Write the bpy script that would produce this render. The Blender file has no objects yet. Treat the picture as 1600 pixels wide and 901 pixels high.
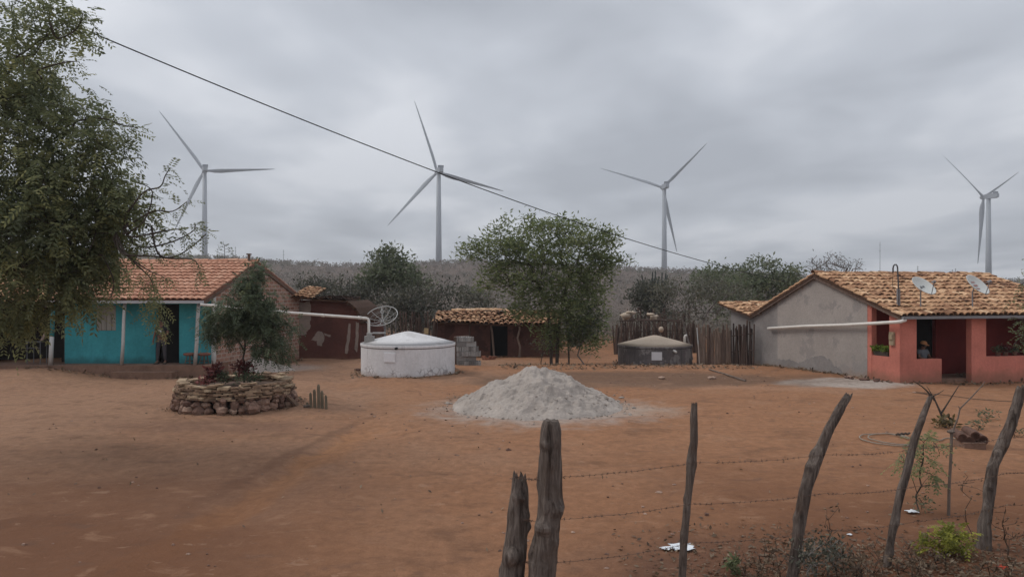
import bpy, math, random
import numpy as np
from mathutils import Vector, Matrix
random.seed(7); RNG = np.random.default_rng(11)
scene = bpy.context.scene
COL = scene.collection
R = math.radians

# ------------------------------------------------------------------ camera
CAM_H = 3.1; FPX = 1155.0; CX = 800.0; CY = 450.5      # photo pixels (1600 wide)
cam_d = bpy.data.cameras.new('camera'); cam = bpy.data.objects.new('camera', cam_d); COL.objects.link(cam)
cam.location = (0, 0, CAM_H); cam.rotation_euler = (R(90), 0, 0)
cam_d.sensor_width = 36; cam_d.lens = 36 * FPX / 1600; cam_d.clip_start = .1; cam_d.clip_end = 6000
scene.camera = cam

# ------------------------------------------------------------------ world, sun, exposure
SUN_EL, SUN_AZ = R(48), R(-80)           # azimuth measured from +Y towards +X
world = bpy.data.worlds.new('World'); scene.world = world; world.use_nodes = True
wt = world.node_tree; wt.nodes.clear()
def wn(kind, **kw):
    n = wt.nodes.new(kind)
    for k, v in kw.items(): setattr(n, k, v)
    return n
sky = wn('ShaderNodeTexSky', sky_type='NISHITA', sun_disc=False, sun_elevation=SUN_EL, sun_rotation=SUN_AZ)
tc = wn('ShaderNodeTexCoord'); sep = wn('ShaderNodeSeparateXYZ')
wt.links.new(tc.outputs['Generated'], sep.inputs[0])
def wmath(op, a, b=None, c=None):
    n = wn('ShaderNodeMath', operation=op)
    for i, v in enumerate((a, b, c)):
        if v is None: continue
        if isinstance(v, (int, float)): n.inputs[i].default_value = v
        else: wt.links.new(v, n.inputs[i])
    return n.outputs[0]
zc = wmath('MAXIMUM', sep.outputs[2], 0.0); den = wmath('ADD', zc, 0.13)
comb = wn('ShaderNodeCombineXYZ')
wt.links.new(wmath('DIVIDE', sep.outputs[0], den), comb.inputs[0])
wt.links.new(wmath('DIVIDE', sep.outputs[1], den), comb.inputs[1])
def wnoise(scale, detail, rough, off, stretch):
    mp = wn('ShaderNodeMapping'); wt.links.new(comb.outputs[0], mp.inputs[0])
    mp.inputs['Location'].default_value = off; mp.inputs['Scale'].default_value = stretch
    mp.inputs['Rotation'].default_value = (0, 0, .35)
    t = wn('ShaderNodeTexNoise'); wt.links.new(mp.outputs[0], t.inputs['Vector'])
    t.inputs['Scale'].default_value = scale; t.inputs['Detail'].default_value = detail; t.inputs['Roughness'].default_value = rough
    t.inputs['Distortion'].default_value = .25
    return t.outputs[0]
c1 = wnoise(.85, 3.0, .45, (3.1, 1.7, 0), (1.0, .72, 1)); c2 = wnoise(2.1, 3, .5, (9, 4, 2), (1, .7, 1))
cl = wmath('ADD', wmath('MULTIPLY', c1, .68), wmath('MULTIPLY', c2, .32))
rmp = wn('ShaderNodeValToRGB'); wt.links.new(cl, rmp.inputs[0])
er = rmp.color_ramp; er.elements[0].position = .38; er.elements[0].color = (.44, .47, .525, 1)
er.elements[1].position = .60; er.elements[1].color = (.86, .885, .94, 1)
e = er.elements.new(.5); e.color = (.62, .655, .72, 1)
up = wn('ShaderNodeMapRange', interpolation_type='SMOOTHSTEP'); wt.links.new(sep.outputs[2], up.inputs[0])
up.inputs[1].default_value = .40; up.inputs[2].default_value = .95; up.inputs[3].default_value = 1.0; up.inputs[4].default_value = 1.6
lo = wn('ShaderNodeMapRange', interpolation_type='SMOOTHSTEP'); wt.links.new(sep.outputs[2], lo.inputs[0])
lo.inputs[1].default_value = 0.0; lo.inputs[2].default_value = .16; lo.inputs[3].default_value = .86; lo.inputs[4].default_value = 1.0
gain = wmath('MULTIPLY', wmath('MULTIPLY', up.outputs[0], lo.outputs[0]), 10.0)
vs = wn('ShaderNodeVectorMath', operation='SCALE'); wt.links.new(rmp.outputs[0], vs.inputs[0]); wt.links.new(gain, vs.inputs['Scale'])
mx = wn('ShaderNodeMix', data_type='RGBA'); mx.inputs['Factor'].default_value = .95
wt.links.new(sky.outputs[0], mx.inputs[6]); wt.links.new(vs.outputs[0], mx.inputs[7])
bg = wn('ShaderNodeBackground'); bg.inputs['Strength'].default_value = .1
wt.links.new(mx.outputs[2], bg.inputs[0]); wo = wn('ShaderNodeOutputWorld'); wt.links.new(bg.outputs[0], wo.inputs[0])
sun_d = bpy.data.lights.new('sun', 'SUN'); sun = bpy.data.objects.new('sun', sun_d); COL.objects.link(sun)
sun_d.energy = 1.5; sun_d.angle = R(24); sun_d.color = (1, .96, .9)
sdir = Vector((math.sin(SUN_AZ) * math.cos(SUN_EL), math.cos(SUN_AZ) * math.cos(SUN_EL), math.sin(SUN_EL)))
sun.rotation_euler = (-sdir).to_track_quat('-Z', 'Y').to_euler(); sun.location = (-40, 10, 60)
vw = scene.view_settings; vw.view_transform = 'Standard'; vw.look = 'None'; vw.gamma = 1; vw.use_curve_mapping = False
vw.exposure = 0.0
scene.cycles.use_denoising = True; scene.cycles.max_bounces = 8; scene.cycles.transparent_max_bounces = 8

# ------------------------------------------------------------------ helpers: coordinates
def W(px, py, d):                        # a point of the place seen at photo pixel (px,py), d metres away
    return Vector(((px - CX) / FPX * d, d, CAM_H - (py - CY) / FPX * d))
def S(a, b, x):
    t = np.clip((np.asarray(x, float) - a) / (b - a), 0, 1); return t * t * (3 - 2 * t)
def vnoise(x, y, seed=0):
    x = np.asarray(x, float); y = np.asarray(y, float)
    xi = np.floor(x).astype(np.int64); yi = np.floor(y).astype(np.int64); fx = x - xi; fy = y - yi
    def h(a, b):
        n = (a * 374761393 + b * 668265263 + seed * 974711) & 0x7fffffff
        n = ((n ^ (n >> 13)) * 1274126177) & 0x7fffffff
        return ((n ^ (n >> 16)) & 0xffff) / 65535.0
    u = fx * fx * (3 - 2 * fx); v = fy * fy * (3 - 2 * fy)
    return (h(xi, yi) * (1 - u) + h(xi + 1, yi) * u) * (1 - v) + (h(xi, yi + 1) * (1 - u) + h(xi + 1, yi + 1) * u) * v
def fbm(x, y, seed=0, oct=4):
    s = 0; a = .5
    for i in range(oct):
        s = s + a * vnoise(np.asarray(x) * 2 ** i, np.asarray(y) * 2 ** i, seed + i * 7); a *= .5
    return s
SKY_AZ = np.array([-1.5, -.72, -.52, -.39, -.33, -.24, -.17, -.10, -.05, .0, .14, .21, .35, .40, .6, .71, 1.5])
SKY_PY = np.array([404, 402, 398, 404, 409, 415, 414, 411, 407, 408, 414, 419, 424, 429, 432, 436, 438.])
def base_h(x, y):
    x = np.asarray(x, float); y = np.asarray(y, float)
    g = -.5 * S(29, 35, y) * S(-6, -1, x) - .12 * S(36, 41, y)
    g = g + .40 * S(-12.5, -16.5, x) * S(19, 25, y) - .15 * S(13.5, 18, x)
    az = np.clip(x / np.maximum(y, 1), -1.5, 1.5)
    hill = CAM_H + (CY - 6 - np.interp(az, SKY_AZ, SKY_PY)) / FPX * 350 + .5
    g = g + S(75, 350, y) * hill - S(360, 1500, y) * 12
    return g
RUT = [((300, 830), (560, 672), .55), ((600, 690), (520, 575), 1.2)]
def ground_h(x, y):
    x = np.asarray(x, float); y = np.asarray(y, float)
    near = 1 - S(40, 60, y)
    return base_h(x, y) + near * ((fbm(x * .35, y * .35, 3, 3) - .45) * .16 + (fbm(x * 1.5, y * 1.5, 9, 4) - .45) * .09)
def gh(x, y): return float(ground_h(x, y))
def G(px, py):                           # where the ray through a photo pixel meets the ground
    d = 3.0
    while d < 200:
        p = W(px, py, d)
        if p.z <= gh(p.x, p.y): break
        d += .04
    return Vector((p.x, p.y, gh(p.x, p.y)))
def on_ground(p): return Vector((p[0], p[1], gh(p[0], p[1])))

# ------------------------------------------------------------------ helpers: meshes
class MB:
    def __init__(s): s.v = []; s.f = []; s.t = []; s.m = []; s.cur = 0
    def add(s, verts, faces, tint=.5, mi=None):
        o = len(s.v); s.v.extend([tuple(p) for p in verts]); s.f.extend([tuple(i + o for i in f) for f in faces])
        s.t.extend([tint] * len(faces)); s.m.extend([s.cur if mi is None else mi] * len(faces)); return s
    def hexa(s, b, t, tint=.5):          # two loops of four points
        return s.add(list(b) + list(t), [(3, 2, 1, 0), (4, 5, 6, 7), (0, 1, 5, 4), (1, 2, 6, 5), (2, 3, 7, 6), (3, 0, 4, 7)], tint)
    def box(s, c, sx, sy, sz, rot=None, tint=.5):   # centre, full sizes, optional 3x3 rotation
        c = Vector(c); P = []
        for z in (-.5, .5):
            for x, y in ((-.5, -.5), (.5, -.5), (.5, .5), (-.5, .5)):
                q = Vector((x * sx, y * sy, z * sz)); P.append(c + (rot @ q if rot else q))
        return s.hexa(P[:4], P[4:], tint)
    def prism(s, poly, n, tint=.5):      # planar polygon (3d points) pushed by vector n
        k = len(poly); n = Vector(n); P = [Vector(p) for p in poly]; P += [p + n for p in P]
        F = [tuple(range(k - 1, -1, -1)), tuple(range(k, 2 * k))] + [(i, (i + 1) % k, (i + 1) % k + k, i + k) for i in range(k)]
        return s.add(P, F, tint)
    def tube(s, pts, rad, n=8, tint=.5, cap=True, wob=0, seed=0):
        pts = [Vector(p) for p in pts]; rad = [rad] * len(pts) if isinstance(rad, (int, float)) else rad
        rg = random.Random(seed); V = []; F = []
        prev = None
        for i, p in enumerate(pts):
            d = (pts[min(i + 1, len(pts) - 1)] - pts[max(i - 1, 0)])
            if d.length < 1e-9: d = Vector((0, 0, 1))
            d.normalize()
            if prev is None:
                a = d.orthogonal().normalized()
            else:
                a = prev - d * prev.dot(d)
                a = a.normalized() if a.length > 1e-6 else d.orthogonal().normalized()
            prev = a; b = d.cross(a)
            for k in range(n):
                th = 2 * math.pi * k / n; r = rad[i] * (1 + (rg.uniform(-wob, wob) if wob else 0))
                V.append(p + (a * math.cos(th) + b * math.sin(th)) * r)
        for i in range(len(pts) - 1):
            for k in range(n):
                F.append((i * n + k, i * n + (k + 1) % n, (i + 1) * n + (k + 1) % n, (i + 1) * n + k))
        if cap:
            F.append(tuple(range(n - 1, -1, -1))); F.append(tuple((len(pts) - 1) * n + k for k in range(n)))
        return s.add(V, F, tint)
    def lathe(s, c, prof, n=32, tint=.5, axis=None, sx=1, sy=1):   # profile of (r, z)
        c = Vector(c); q = Vector((0, 0, 1)).rotation_difference(Vector(axis)) if axis is not None else None
        V = []; F = []
        for r, z in prof:
            for k in range(n):
                p = Vector((r * math.cos(2 * math.pi * k / n) * sx, r * math.sin(2 * math.pi * k / n) * sy, z))
                V.append(c + (q @ p if q else p))
        for i in range(len(prof) - 1):
            for k in range(n):
                F.append((i * n + k, i * n + (k + 1) % n, (i + 1) * n + (k + 1) % n, (i + 1) * n + k))
        if prof[0][0] > 1e-4: F.append(tuple(range(n - 1, -1, -1)))
        if prof[-1][0] > 1e-4: F.append(tuple((len(prof) - 1) * n + k for k in range(n)))
        return s.add(V, F, tint)
    def blob(s, c, rx, ry, rz, seed=0, amp=.2, n=10, m=7, tint=.5, rot=None):
        rg = random.Random(seed); ph = [rg.uniform(0, 6.28) for _ in range(6)]; V = [];
        c = Vector(c)
        for i in range(m + 1):
            th = math.pi * i / m
            for k in range(n):
                f = 2 * math.pi * k / n
                w = 1 + amp * (math.sin(2 * f + ph[0]) * math.sin(th) + .7 * math.sin(3 * th + ph[1]) + .6 * math.sin(3 * f + 2 * th + ph[2])) + rg.uniform(-amp, amp) * .3
                q = Vector((rx * w * math.sin(th) * math.cos(f), ry * w * math.sin(th) * math.sin(f), rz * w * math.cos(th)))
                V.append(c + (rot @ q if rot else q))
        F = [(i * n + k, (i + 1) * n + k, (i + 1) * n + (k + 1) % n, i * n + (k + 1) % n) for i in range(m) for k in range(n)]
        return s.add(V, F, tint)
    def build(s, name, mat, parent=None, smooth=False, label=None):
        org = ORG.get(parent.name, Vector((0, 0, 0))) if parent else (Vector(s.v[0]) if False else Vector((0, 0, 0)))
        return link_mesh(name, np.array(s.v, float), s.f, mat, parent, org, np.array(s.t, np.float32), smooth, s.m, label)
ORG = {}
def link_mesh(name, V, faces, mat, parent=None, org=None, tint=None, smooth=False, mi=None, label=None):
    me = bpy.data.meshes.new(name)
    V = np.asarray(V, np.float64).reshape(-1, 3)
    o_ = np.array(org if org is not None else (0, 0, 0), float); V = V - o_
    if isinstance(faces, np.ndarray):
        nf, k = faces.shape
        me.vertices.add(len(V)); me.vertices.foreach_set('co', V.astype(np.float32).ravel())
        me.loops.add(nf * k); me.loops.foreach_set('vertex_index', faces.astype(np.int32).ravel())
        me.polygons.add(nf); me.polygons.foreach_set('loop_start', np.arange(0, nf * k, k, dtype=np.int32))
        me.update(calc_edges=True)
    else:
        me.from_pydata(V.tolist(), [], faces); me.update()
    if tint is not None:
        at = me.attributes.new('tint', 'FLOAT', 'FACE'); at.data.foreach_set('value', np.asarray(tint, np.float32))
    for m in (mat if isinstance(mat, (list, tuple)) else [mat]): me.materials.append(m)
    if isinstance(mat, (list, tuple)) and mi is not None: me.polygons.foreach_set('material_index', np.asarray(mi, np.int32))
    if smooth: me.polygons.foreach_set('use_smooth', np.ones(len(me.polygons), bool))
    o = bpy.data.objects.new(name, me); COL.objects.link(o)
    if parent: o.parent = parent; ORG[o.name] = ORG.get(parent.name, Vector((0, 0, 0)))
    if label: o['label'] = label
    return o
def tag(o, label, cat, group=None, kind=None):
    if label: o['label'] = label
    if cat: o['category'] = cat
    if group: o['group'] = group
    if kind: o['kind'] = kind
    return o
def thing(name, label, cat, loc, group=None):
    o = bpy.data.objects.new(name, None); COL.objects.link(o); o.location = loc; o.empty_display_size = .3
    ORG[o.name] = Vector(loc); return tag(o, label, cat, group)
def single(name, mb, mat, label, cat, loc, group=None, smooth=False):   # a thing that is one mesh
    o = link_mesh(name, np.array(mb.v, float), mb.f, mat, None, Vector(loc), np.array(mb.t, np.float32), smooth, mb.m)
    o.location = loc; return tag(o, label, cat, group)
def quads(base, dirv, side, L, Wd):      # rhombic leaves, vectorised
    n = len(base); L = np.broadcast_to(L, n)[:, None]; Wd = np.broadcast_to(Wd, n)[:, None]
    V = np.stack([base, base + dirv * L * .5 + side * Wd * .5, base + dirv * L, base + dirv * L * .5 - side * Wd * .5], 1).reshape(-1, 3)
    return V, np.arange(4 * n).reshape(n, 4)
def unit(a): return a / np.maximum(np.linalg.norm(a, axis=1, keepdims=True), 1e-9)
def rdir(n, zs=1.0, zb=0.0):
    a = RNG.normal(size=(n, 3)); a[:, 2] = a[:, 2] * zs + zb; return unit(a)

# ------------------------------------------------------------------ helpers: materials
class NT:
    def __init__(s, name):
        s.mat = bpy.data.materials.new(name); s.mat.use_nodes = True; s.t = s.mat.node_tree; s.t.nodes.clear()
        s.out = s.n('ShaderNodeOutputMaterial'); s.p = s.n('ShaderNodeBsdfPrincipled'); s.l(s.p.outputs[0], s.out.inputs[0])
        s.p.inputs['Specular IOR Level'].default_value = .25
        s.tc = s.n('ShaderNodeTexCoord'); s.pos = s.tc.outputs['Object']
        s.geo = s.n('ShaderNodeNewGeometry'); s.wpos = s.geo.outputs['Position']
    def n(s, k, **kw):
        n = s.t.nodes.new(k)
        for a, b in kw.items(): setattr(n, a, b)
        return n
    def l(s, a, b): s.t.links.new(a, b)
    def put(s, sock, v):
        if isinstance(v, (int, float, tuple)): sock.default_value = v
        else: s.l(v, sock)
    def math(s, op, a, b=None, c=None, clamp=False):
        n = s.n('ShaderNodeMath', operation=op, use_clamp=clamp)
        for i, v in enumerate((a, b, c)):
            if v is not None: s.put(n.inputs[i], v)
        return n.outputs[0]
    def noise(s, scale, detail=4, rough=.55, stretch=None, vec=None, dist=0, off=(0, 0, 0)):
        t = s.n('ShaderNodeTexNoise'); v = vec or s.wpos
        m = s.n('ShaderNodeMapping'); s.l(v, m.inputs[0]); m.inputs['Scale'].default_value = stretch or (1, 1, 1); m.inputs['Location'].default_value = off
        s.l(m.outputs[0], t.inputs['Vector'])
        t.inputs['Scale'].default_value = scale; t.inputs['Detail'].default_value = detail; t.inputs['Roughness'].default_value = rough; t.inputs['Distortion'].default_value = dist
        return t.outputs[0]
    def ramp(s, fac, stops):
        r = s.n('ShaderNodeValToRGB'); s.l(fac, r.inputs[0]); e = r.color_ramp.elements
        while len(e) < len(stops): e.new(.5)
        for i, (p, c) in enumerate(stops): e[i].position = p; e[i].color = (*c, 1) if len(c) == 3 else c
        return r.outputs[0]
    def rng(s, v, a, b, c=0., d=1., smooth=True):
        m = s.n('ShaderNodeMapRange', interpolation_type='SMOOTHSTEP' if smooth else 'LINEAR'); s.put(m.inputs[0], v)
        for i, q in enumerate((a, b, c, d)): m.inputs[i + 1].default_value = q
        return m.outputs[0]
    def mix(s, f, a, b, mode='MIX'):
        m = s.n('ShaderNodeMix', data_type='RGBA', blend_type=mode); s.put(m.inputs[0], f)
        s.put(m.inputs[6], (*a, 1) if isinstance(a, tuple) and len(a) == 3 else a); s.put(m.inputs[7], (*b, 1) if isinstance(b, tuple) and len(b) == 3 else b)
        return m.outputs[2]
    def scale(s, col, f):
        m = s.n('ShaderNodeVectorMath', operation='SCALE'); s.l(col, m.inputs[0]); s.put(m.inputs['Scale'], f); return m.outputs[0]
    def xyz(s, v=None):
        q = s.n('ShaderNodeSeparateXYZ'); s.l(v or s.wpos, q.inputs[0]); return q.outputs
    def dot(s, v, d):
        q = s.n('ShaderNodeVectorMath', operation='DOT_PRODUCT'); s.l(v, q.inputs[0]); q.inputs[1].default_value = d; return q.outputs['Value']
    def tint(s): return s.n('ShaderNodeAttribute', attribute_name='tint').outputs['Fac']
    def bump(s, h, strength=.4, dist=.02, prev=None):
        b = s.n('ShaderNodeBump'); b.inputs['Strength'].default_value = strength; b.inputs['Distance'].default_value = dist; s.l(h, b.inputs['Height'])
        if prev: s.l(prev, b.inputs['Normal'])
        s.l(b.outputs[0], s.p.inputs['Normal']); return b.outputs[0]
    def done(s, col, rough=.9, spec=None):
        s.put(s.p.inputs['Base Color'], (*col, 1) if isinstance(col, tuple) and len(col) == 3 else col); s.put(s.p.inputs['Roughness'], rough)
        if spec is not None: s.p.inputs['Specular IOR Level'].default_value = spec
        return s.mat
def mul(c, k): return tuple(min(1, x * k) for x in c)
def plain(name, c, var=.25, scale=3., rough=.85, fine=25., bump=.25, bd=.01, spec=.25, stretch=None):
    m = NT(name); a = m.noise(scale, 5, .6, stretch); b = m.noise(fine, 3, .6, stretch)
    col = m.ramp(a, [(.3, mul(c, 1 - var)), (.5, c), (.72, mul(c, 1 + var * .8))])
    col = m.scale(col, m.rng(b, .25, .75, 1 - var * .4, 1 + var * .4)); m.bump(b, bump, bd); return m.done(col, rough, spec)
def tinted(name, stops, rough=.9, fine=20., bump=.4, bd=.012, var=.25, stretch=None, spec=.2):
    m = NT(name); col = m.ramp(m.tint(), stops); b = m.noise(fine, 4, .65, stretch)
    col = m.scale(col, m.rng(b, .2, .8, 1 - var, 1 + var)); m.bump(b, bump, bd); return m.done(col, rough, spec)
def leafmat(name, dark, mid, light, trans=.3, rough=.6):
    m = NT(name); col = m.ramp(m.tint(), [(0, dark), (.5, mid), (1, light)]); m.done(col, rough, .25)
    tr = m.n('ShaderNodeBsdfTranslucent'); m.l(m.scale(col, 1.25), tr.inputs[0])
    mx = m.n('ShaderNodeMixShader'); mx.inputs[0].default_value = trans; m.l(m.p.outputs[0], mx.inputs[1]); m.l(tr.outputs[0], mx.inputs[2]); m.l(mx.outputs[0], m.out.inputs[0])
    return m.mat
def wallmat(name, c, dirt=(.10, .055, .035), dirt_h=.5, base_z=0., patch=None, rough=.92, var=.14, bump=.35, streak=.0):
    """painted or plastered wall: mottling, faint vertical runs, splashed dirt along the bottom"""
    m = NT(name); a = m.noise(.9, 5, .6); f = m.noise(14, 5, .65); x, y, z = m.xyz()
    col = m.ramp(a, [(.32, mul(c, 1 - var)), (.52, c), (.7, mul(c, 1 + var))])
    if patch: col = m.mix(m.rng(m.noise(1.1, 5, .65, off=(3, 5, 1)), .54, .6), col, patch)
    if streak:
        st = m.noise(5, 3, .6, (1, 1, .1)); col = m.mix(m.math('MULTIPLY', m.rng(st, .5, .75), streak), col, mul(c, .45))
    col = m.scale(col, m.rng(f, .2, .8, .9, 1.1))
    hgt = m.math('ADD', z, m.math('MULTIPLY', m.math('SUBTRACT', m.noise(2.2, 4, .6, off=(7, 0, 0)), .5), dirt_h * 1.6))
    col = m.mix(m.math('MULTIPLY', m.rng(hgt, base_z, base_z + dirt_h, 1, 0), .75), col, dirt)
    m.bump(f, bump, .012); return m.done(col, rough)

# ------------------------------------------------------------------ ground
def ground_material():
    m = NT('red_dirt'); x, y, z = m.xyz()
    big = m.noise(.16, 5, .55); mid = m.noise(.55, 6, .62, (1, 1.7, 1), dist=.4); fine = m.noise(5.5, 6, .7); grit = m.noise(38, 4, .7)
    orange = (.262, .130, .070); grey = (.262, .150, .094); pale = (.285, .158, .094); dark = (.105, .057, .036)
    # left and near: greyer, trodden soil; right and far: redder
    side = m.math('ADD', m.math('MULTIPLY', x, .09), m.math('MULTIPLY', m.math('SUBTRACT', big, .5), 2.6))
    col = m.mix(m.rng(side, -.75, .25), grey, orange)
    col = m.mix(m.math('MULTIPLY', m.rng(mid, .52, .74), .6), col, pale)
    col = m.mix(m.math('MULTIPLY', m.rng(mid, .47, .27), .55), col, dark)
    def seg(p, q, w, amp=.5):
        a = G(*p); b = G(*q); d = Vector((b.x - a.x, b.y - a.y)); L = d.length; d.normalize()
        u = m.math('SUBTRACT', m.dot(m.wpos, (d.x, d.y, 0)), a.x * d.x + a.y * d.y)
        v = m.math('ABSOLUTE', m.math('SUBTRACT', m.dot(m.wpos, (-d.y, d.x, 0)), -a.x * d.y + a.y * d.x))
        v = m.math('ADD', v, m.math('MULTIPLY', m.math('SUBTRACT', m.noise(.9, 4, .6), .5), w * 2.2))
        k = m.math('MULTIPLY', m.rng(v, w * .3, w, 1, 0), m.math('MULTIPLY', m.rng(u, -1.5, .8), m.rng(u, L + 1.5, L - .8)))
        return m.math('MULTIPLY', k, amp)
    def ell(px, py, rx, ry, soft=.5, ns=1.0, nscale=.8):
        c = G(px, py)
        dx = m.math('DIVIDE', m.math('SUBTRACT', x, c.x), rx); dy = m.math('DIVIDE', m.math('SUBTRACT', y, c.y), ry)
        r = m.math('SQRT', m.math('ADD', m.math('MULTIPLY', dx, dx), m.math('MULTIPLY', dy, dy)))
        r = m.math('ADD', r, m.math('MULTIPLY', m.math('SUBTRACT', m.noise(nscale, 5, .62), .5), ns))
        return m.rng(r, 1 - soft, 1 + soft * .3, 1, 0)
    col = m.mix(seg((250, 860), (575, 668), .5, .85), col, (.31, .150, .072))      # worn rut
    col = m.mix(seg((300, 790), (560, 655), .22, .42), col, dark)
    col = m.mix(seg((480, 900), (640, 600), 1.1, .55), col, (.27, .138, .076))
    col = m.mix(seg((560, 590), (1350, 612), .9, .6), col, (.300, .168, .104))       # swept yard in front of the houses
    col = m.mix(seg((60, 612), (470, 600), .7, .5), col, (.285, .160, .100))
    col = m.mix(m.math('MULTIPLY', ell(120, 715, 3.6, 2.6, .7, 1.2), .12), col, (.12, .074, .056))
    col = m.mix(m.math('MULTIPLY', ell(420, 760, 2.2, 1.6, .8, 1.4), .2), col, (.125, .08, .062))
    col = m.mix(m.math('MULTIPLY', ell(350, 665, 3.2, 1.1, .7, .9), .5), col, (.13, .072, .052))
    col = m.mix(m.math('MULTIPLY', ell(850, 640, 3.2, 2.7, .5, 1.1, 1.6), .72), col, (.33, .285, .25))   # spilled grey sand
    col = m.mix(m.math('MULTIPLY', ell(990, 640, 1.6, 1.2, .7, 1.3, 1.6), .45), col, (.34, .26, .20))
    col = m.mix(m.math('MULTIPLY', ell(1318, 597, 2.5, 1.5, .4, .8, 1.2), .85), col, (.36, .315, .275))
    col = m.mix(m.math('MULTIPLY', ell(420, 575, 2.4, 1.6, .5, .7, 1.2), .6), col, (.33, .285, .25))
    col = m.mix(m.math('MULTIPLY', ell(1000, 590, 7.5, 2.6, .5, 1.1), .72), col, (.105, .068, .048))     # leaf-strewn strip
    col = m.mix(m.math('MULTIPLY', ell(1400, 890, 4.2, 1.7, .6, .9), .85), col, (.10, .053, .037))       # litter by the fence
    col = m.mix(m.math('MULTIPLY', m.rng(y, 50, 75), 1.0), col, (.115, .090, .075))
    col = m.scale(col, m.rng(fine, .25, .78, .80, 1.2)); col = m.scale(col, m.rng(grit, .3, .75, .88, 1.12))
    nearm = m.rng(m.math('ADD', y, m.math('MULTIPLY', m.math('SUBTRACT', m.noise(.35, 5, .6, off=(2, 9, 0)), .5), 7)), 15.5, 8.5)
    rgt = m.rng(m.math('ABSOLUTE', m.math('SUBTRACT', x, .2)), .8, 4.2)                # darker, redder colour towards the roadside, less near the middle
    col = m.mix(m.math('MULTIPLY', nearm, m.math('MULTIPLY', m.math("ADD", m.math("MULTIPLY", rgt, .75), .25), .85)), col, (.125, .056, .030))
    blot = m.noise(1.35, 6, .66, (1, 1.5, 1), off=(4, 8, 0), dist=.5)
    col = m.mix(m.math('MULTIPLY', m.rng(blot, .56, .70), .5), col, (.115, .064, .043)); col = m.mix(m.math('MULTIPLY', m.rng(blot, .44, .30), .4), col, (.31, .18, .112))
    spk = m.noise(2.6, 5, .7, (1, 2.2, 1), off=(1, 3, 0), dist=.6); spk2 = m.noise(7, 4, .65, (1, 1.8, 1), off=(6, 2, 0))
    col = m.mix(m.math('MULTIPLY', m.rng(spk, .60, .66), .42), col, (.125, .068, .043)); col = m.mix(m.math('MULTIPLY', m.rng(spk, .38, .32), .35), col, (.34, .215, .145)); col = m.mix(m.math('MULTIPLY', m.rng(spk2, .64, .70), .4), col, (.12, .07, .05))
    h = m.math('ADD', m.math('MULTIPLY', fine, .8), m.math('MULTIPLY', grit, .28))
    m.bump(h, .55, .05); return m.done(col, .95, .1)
def axis_pts(a, b, step, far, grow=1.13):
    c = list(np.arange(a, b + 1e-6, step)); r = []; s = step; v = b
    while v < far[1]: s *= grow; v += s; r.append(v)
    l = []; s = step; v = a
    while v > far[0]: s *= grow; v -= s; l.append(v)
    return np.array(l[::-1] + c + r)
gx = axis_pts(-24, 24, .17, (-2600, 2600)); gy = axis_pts(4, 40, .17, (-60, 4000), 1.07)
XX, YY = np.meshgrid(gx, gy)
ZZ = ground_h(XX, YY)
for (p, q, w) in RUT:
    a = G(*p); b = G(*q); d = np.array([b.x - a.x, b.y - a.y]); L = np.linalg.norm(d); d /= L
    u = (XX - a.x) * d[0] + (YY - a.y) * d[1]; v = -(XX - a.x) * d[1] + (YY - a.y) * d[0] + (fbm(XX * .8, YY * .8, 31, 3) - .45) * .5
    ZZ = ZZ - .07 * np.exp(-(v / (w * .45)) ** 2) * S(-.5, 1, u) * S(L + .5, L - 1, u)
nx, ny = len(gx), len(gy)
idx = np.arange(nx * ny).reshape(ny, nx)
gf = np.stack([idx[:-1, :-1], idx[:-1, 1:], idx[1:, 1:], idx[1:, :-1]], -1).reshape(-1, 4)
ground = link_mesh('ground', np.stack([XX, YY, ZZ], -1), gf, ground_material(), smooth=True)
tag(ground, 'bare red dirt yard running back to scrubby hills', None, None, 'structure')

# ------------------------------------------------------------------ shared materials
M_wood = plain('weathered_wood', (.15, .115, .095), .45, 2.5, .9, 30, .9, .02, .15, (1, 1, .12))
M_bark = plain('bark', (.075, .06, .05), .4, 3, .95, 22, .8, .02, .1, (1, 1, .3))
M_greybark = plain('pale_dry_bark', (.21, .19, .175), .35, 3, .95, 20, .5, .01, .1)
M_drytwig = plain('dry_twig', (.075, .052, .040), .4, 4, .95, 25, .4, .01, .1)
M_white_pipe = plain('white_pipe_plastic', (.62, .58, .53), .1, 4, .55, 30, .05, .004, .35)
M_metal_dark = plain('dark_metal', (.07, .068, .07), .3, 6, .5, 40, .1, .004, .5)
M_turbine = plain('turbine_paint', (.29, .305, .33), .04, .05, .5, .4, .02, .01, .3)
M_turbine_dark = plain('nacelle_vent_grey', (.16, .175, .20), .1, .1, .6, .4, .02, .01, .3)
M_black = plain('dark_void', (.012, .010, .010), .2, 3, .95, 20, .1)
M_tile_old = tinted('old_barrel_tile', [(0, (.035, .020, .014)), (.25, (.19, .095, .055)), (.5, (.34, .185, .105)), (.78, (.48, .295, .17)), (1, (.60, .41, .26))], .9, 9, .3, .01, .4)
M_tile_red = tinted('red_interlocking_tile', [(0, (.14, .065, .045)), (.3, (.33, .155, .10)), (.6, (.45, .225, .145)), (1, (.54, .31, .21))], .85, 10, .25, .008, .25)
M_teal = wallmat('teal_paint', (.050, .27, .30), (.03, .10, .105), .35, .46, var=.2, bump=.3, streak=.25)
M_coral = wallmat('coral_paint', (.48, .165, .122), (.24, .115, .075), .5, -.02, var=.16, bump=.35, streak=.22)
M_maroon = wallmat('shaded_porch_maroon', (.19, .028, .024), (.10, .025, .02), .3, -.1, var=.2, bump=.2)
M_plaster = wallmat('grey_cement_render', (.31, .275, .25), (.27, .165, .115), .5, -.15, patch=(.255, .23, .215), var=.10, bump=.7)
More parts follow.
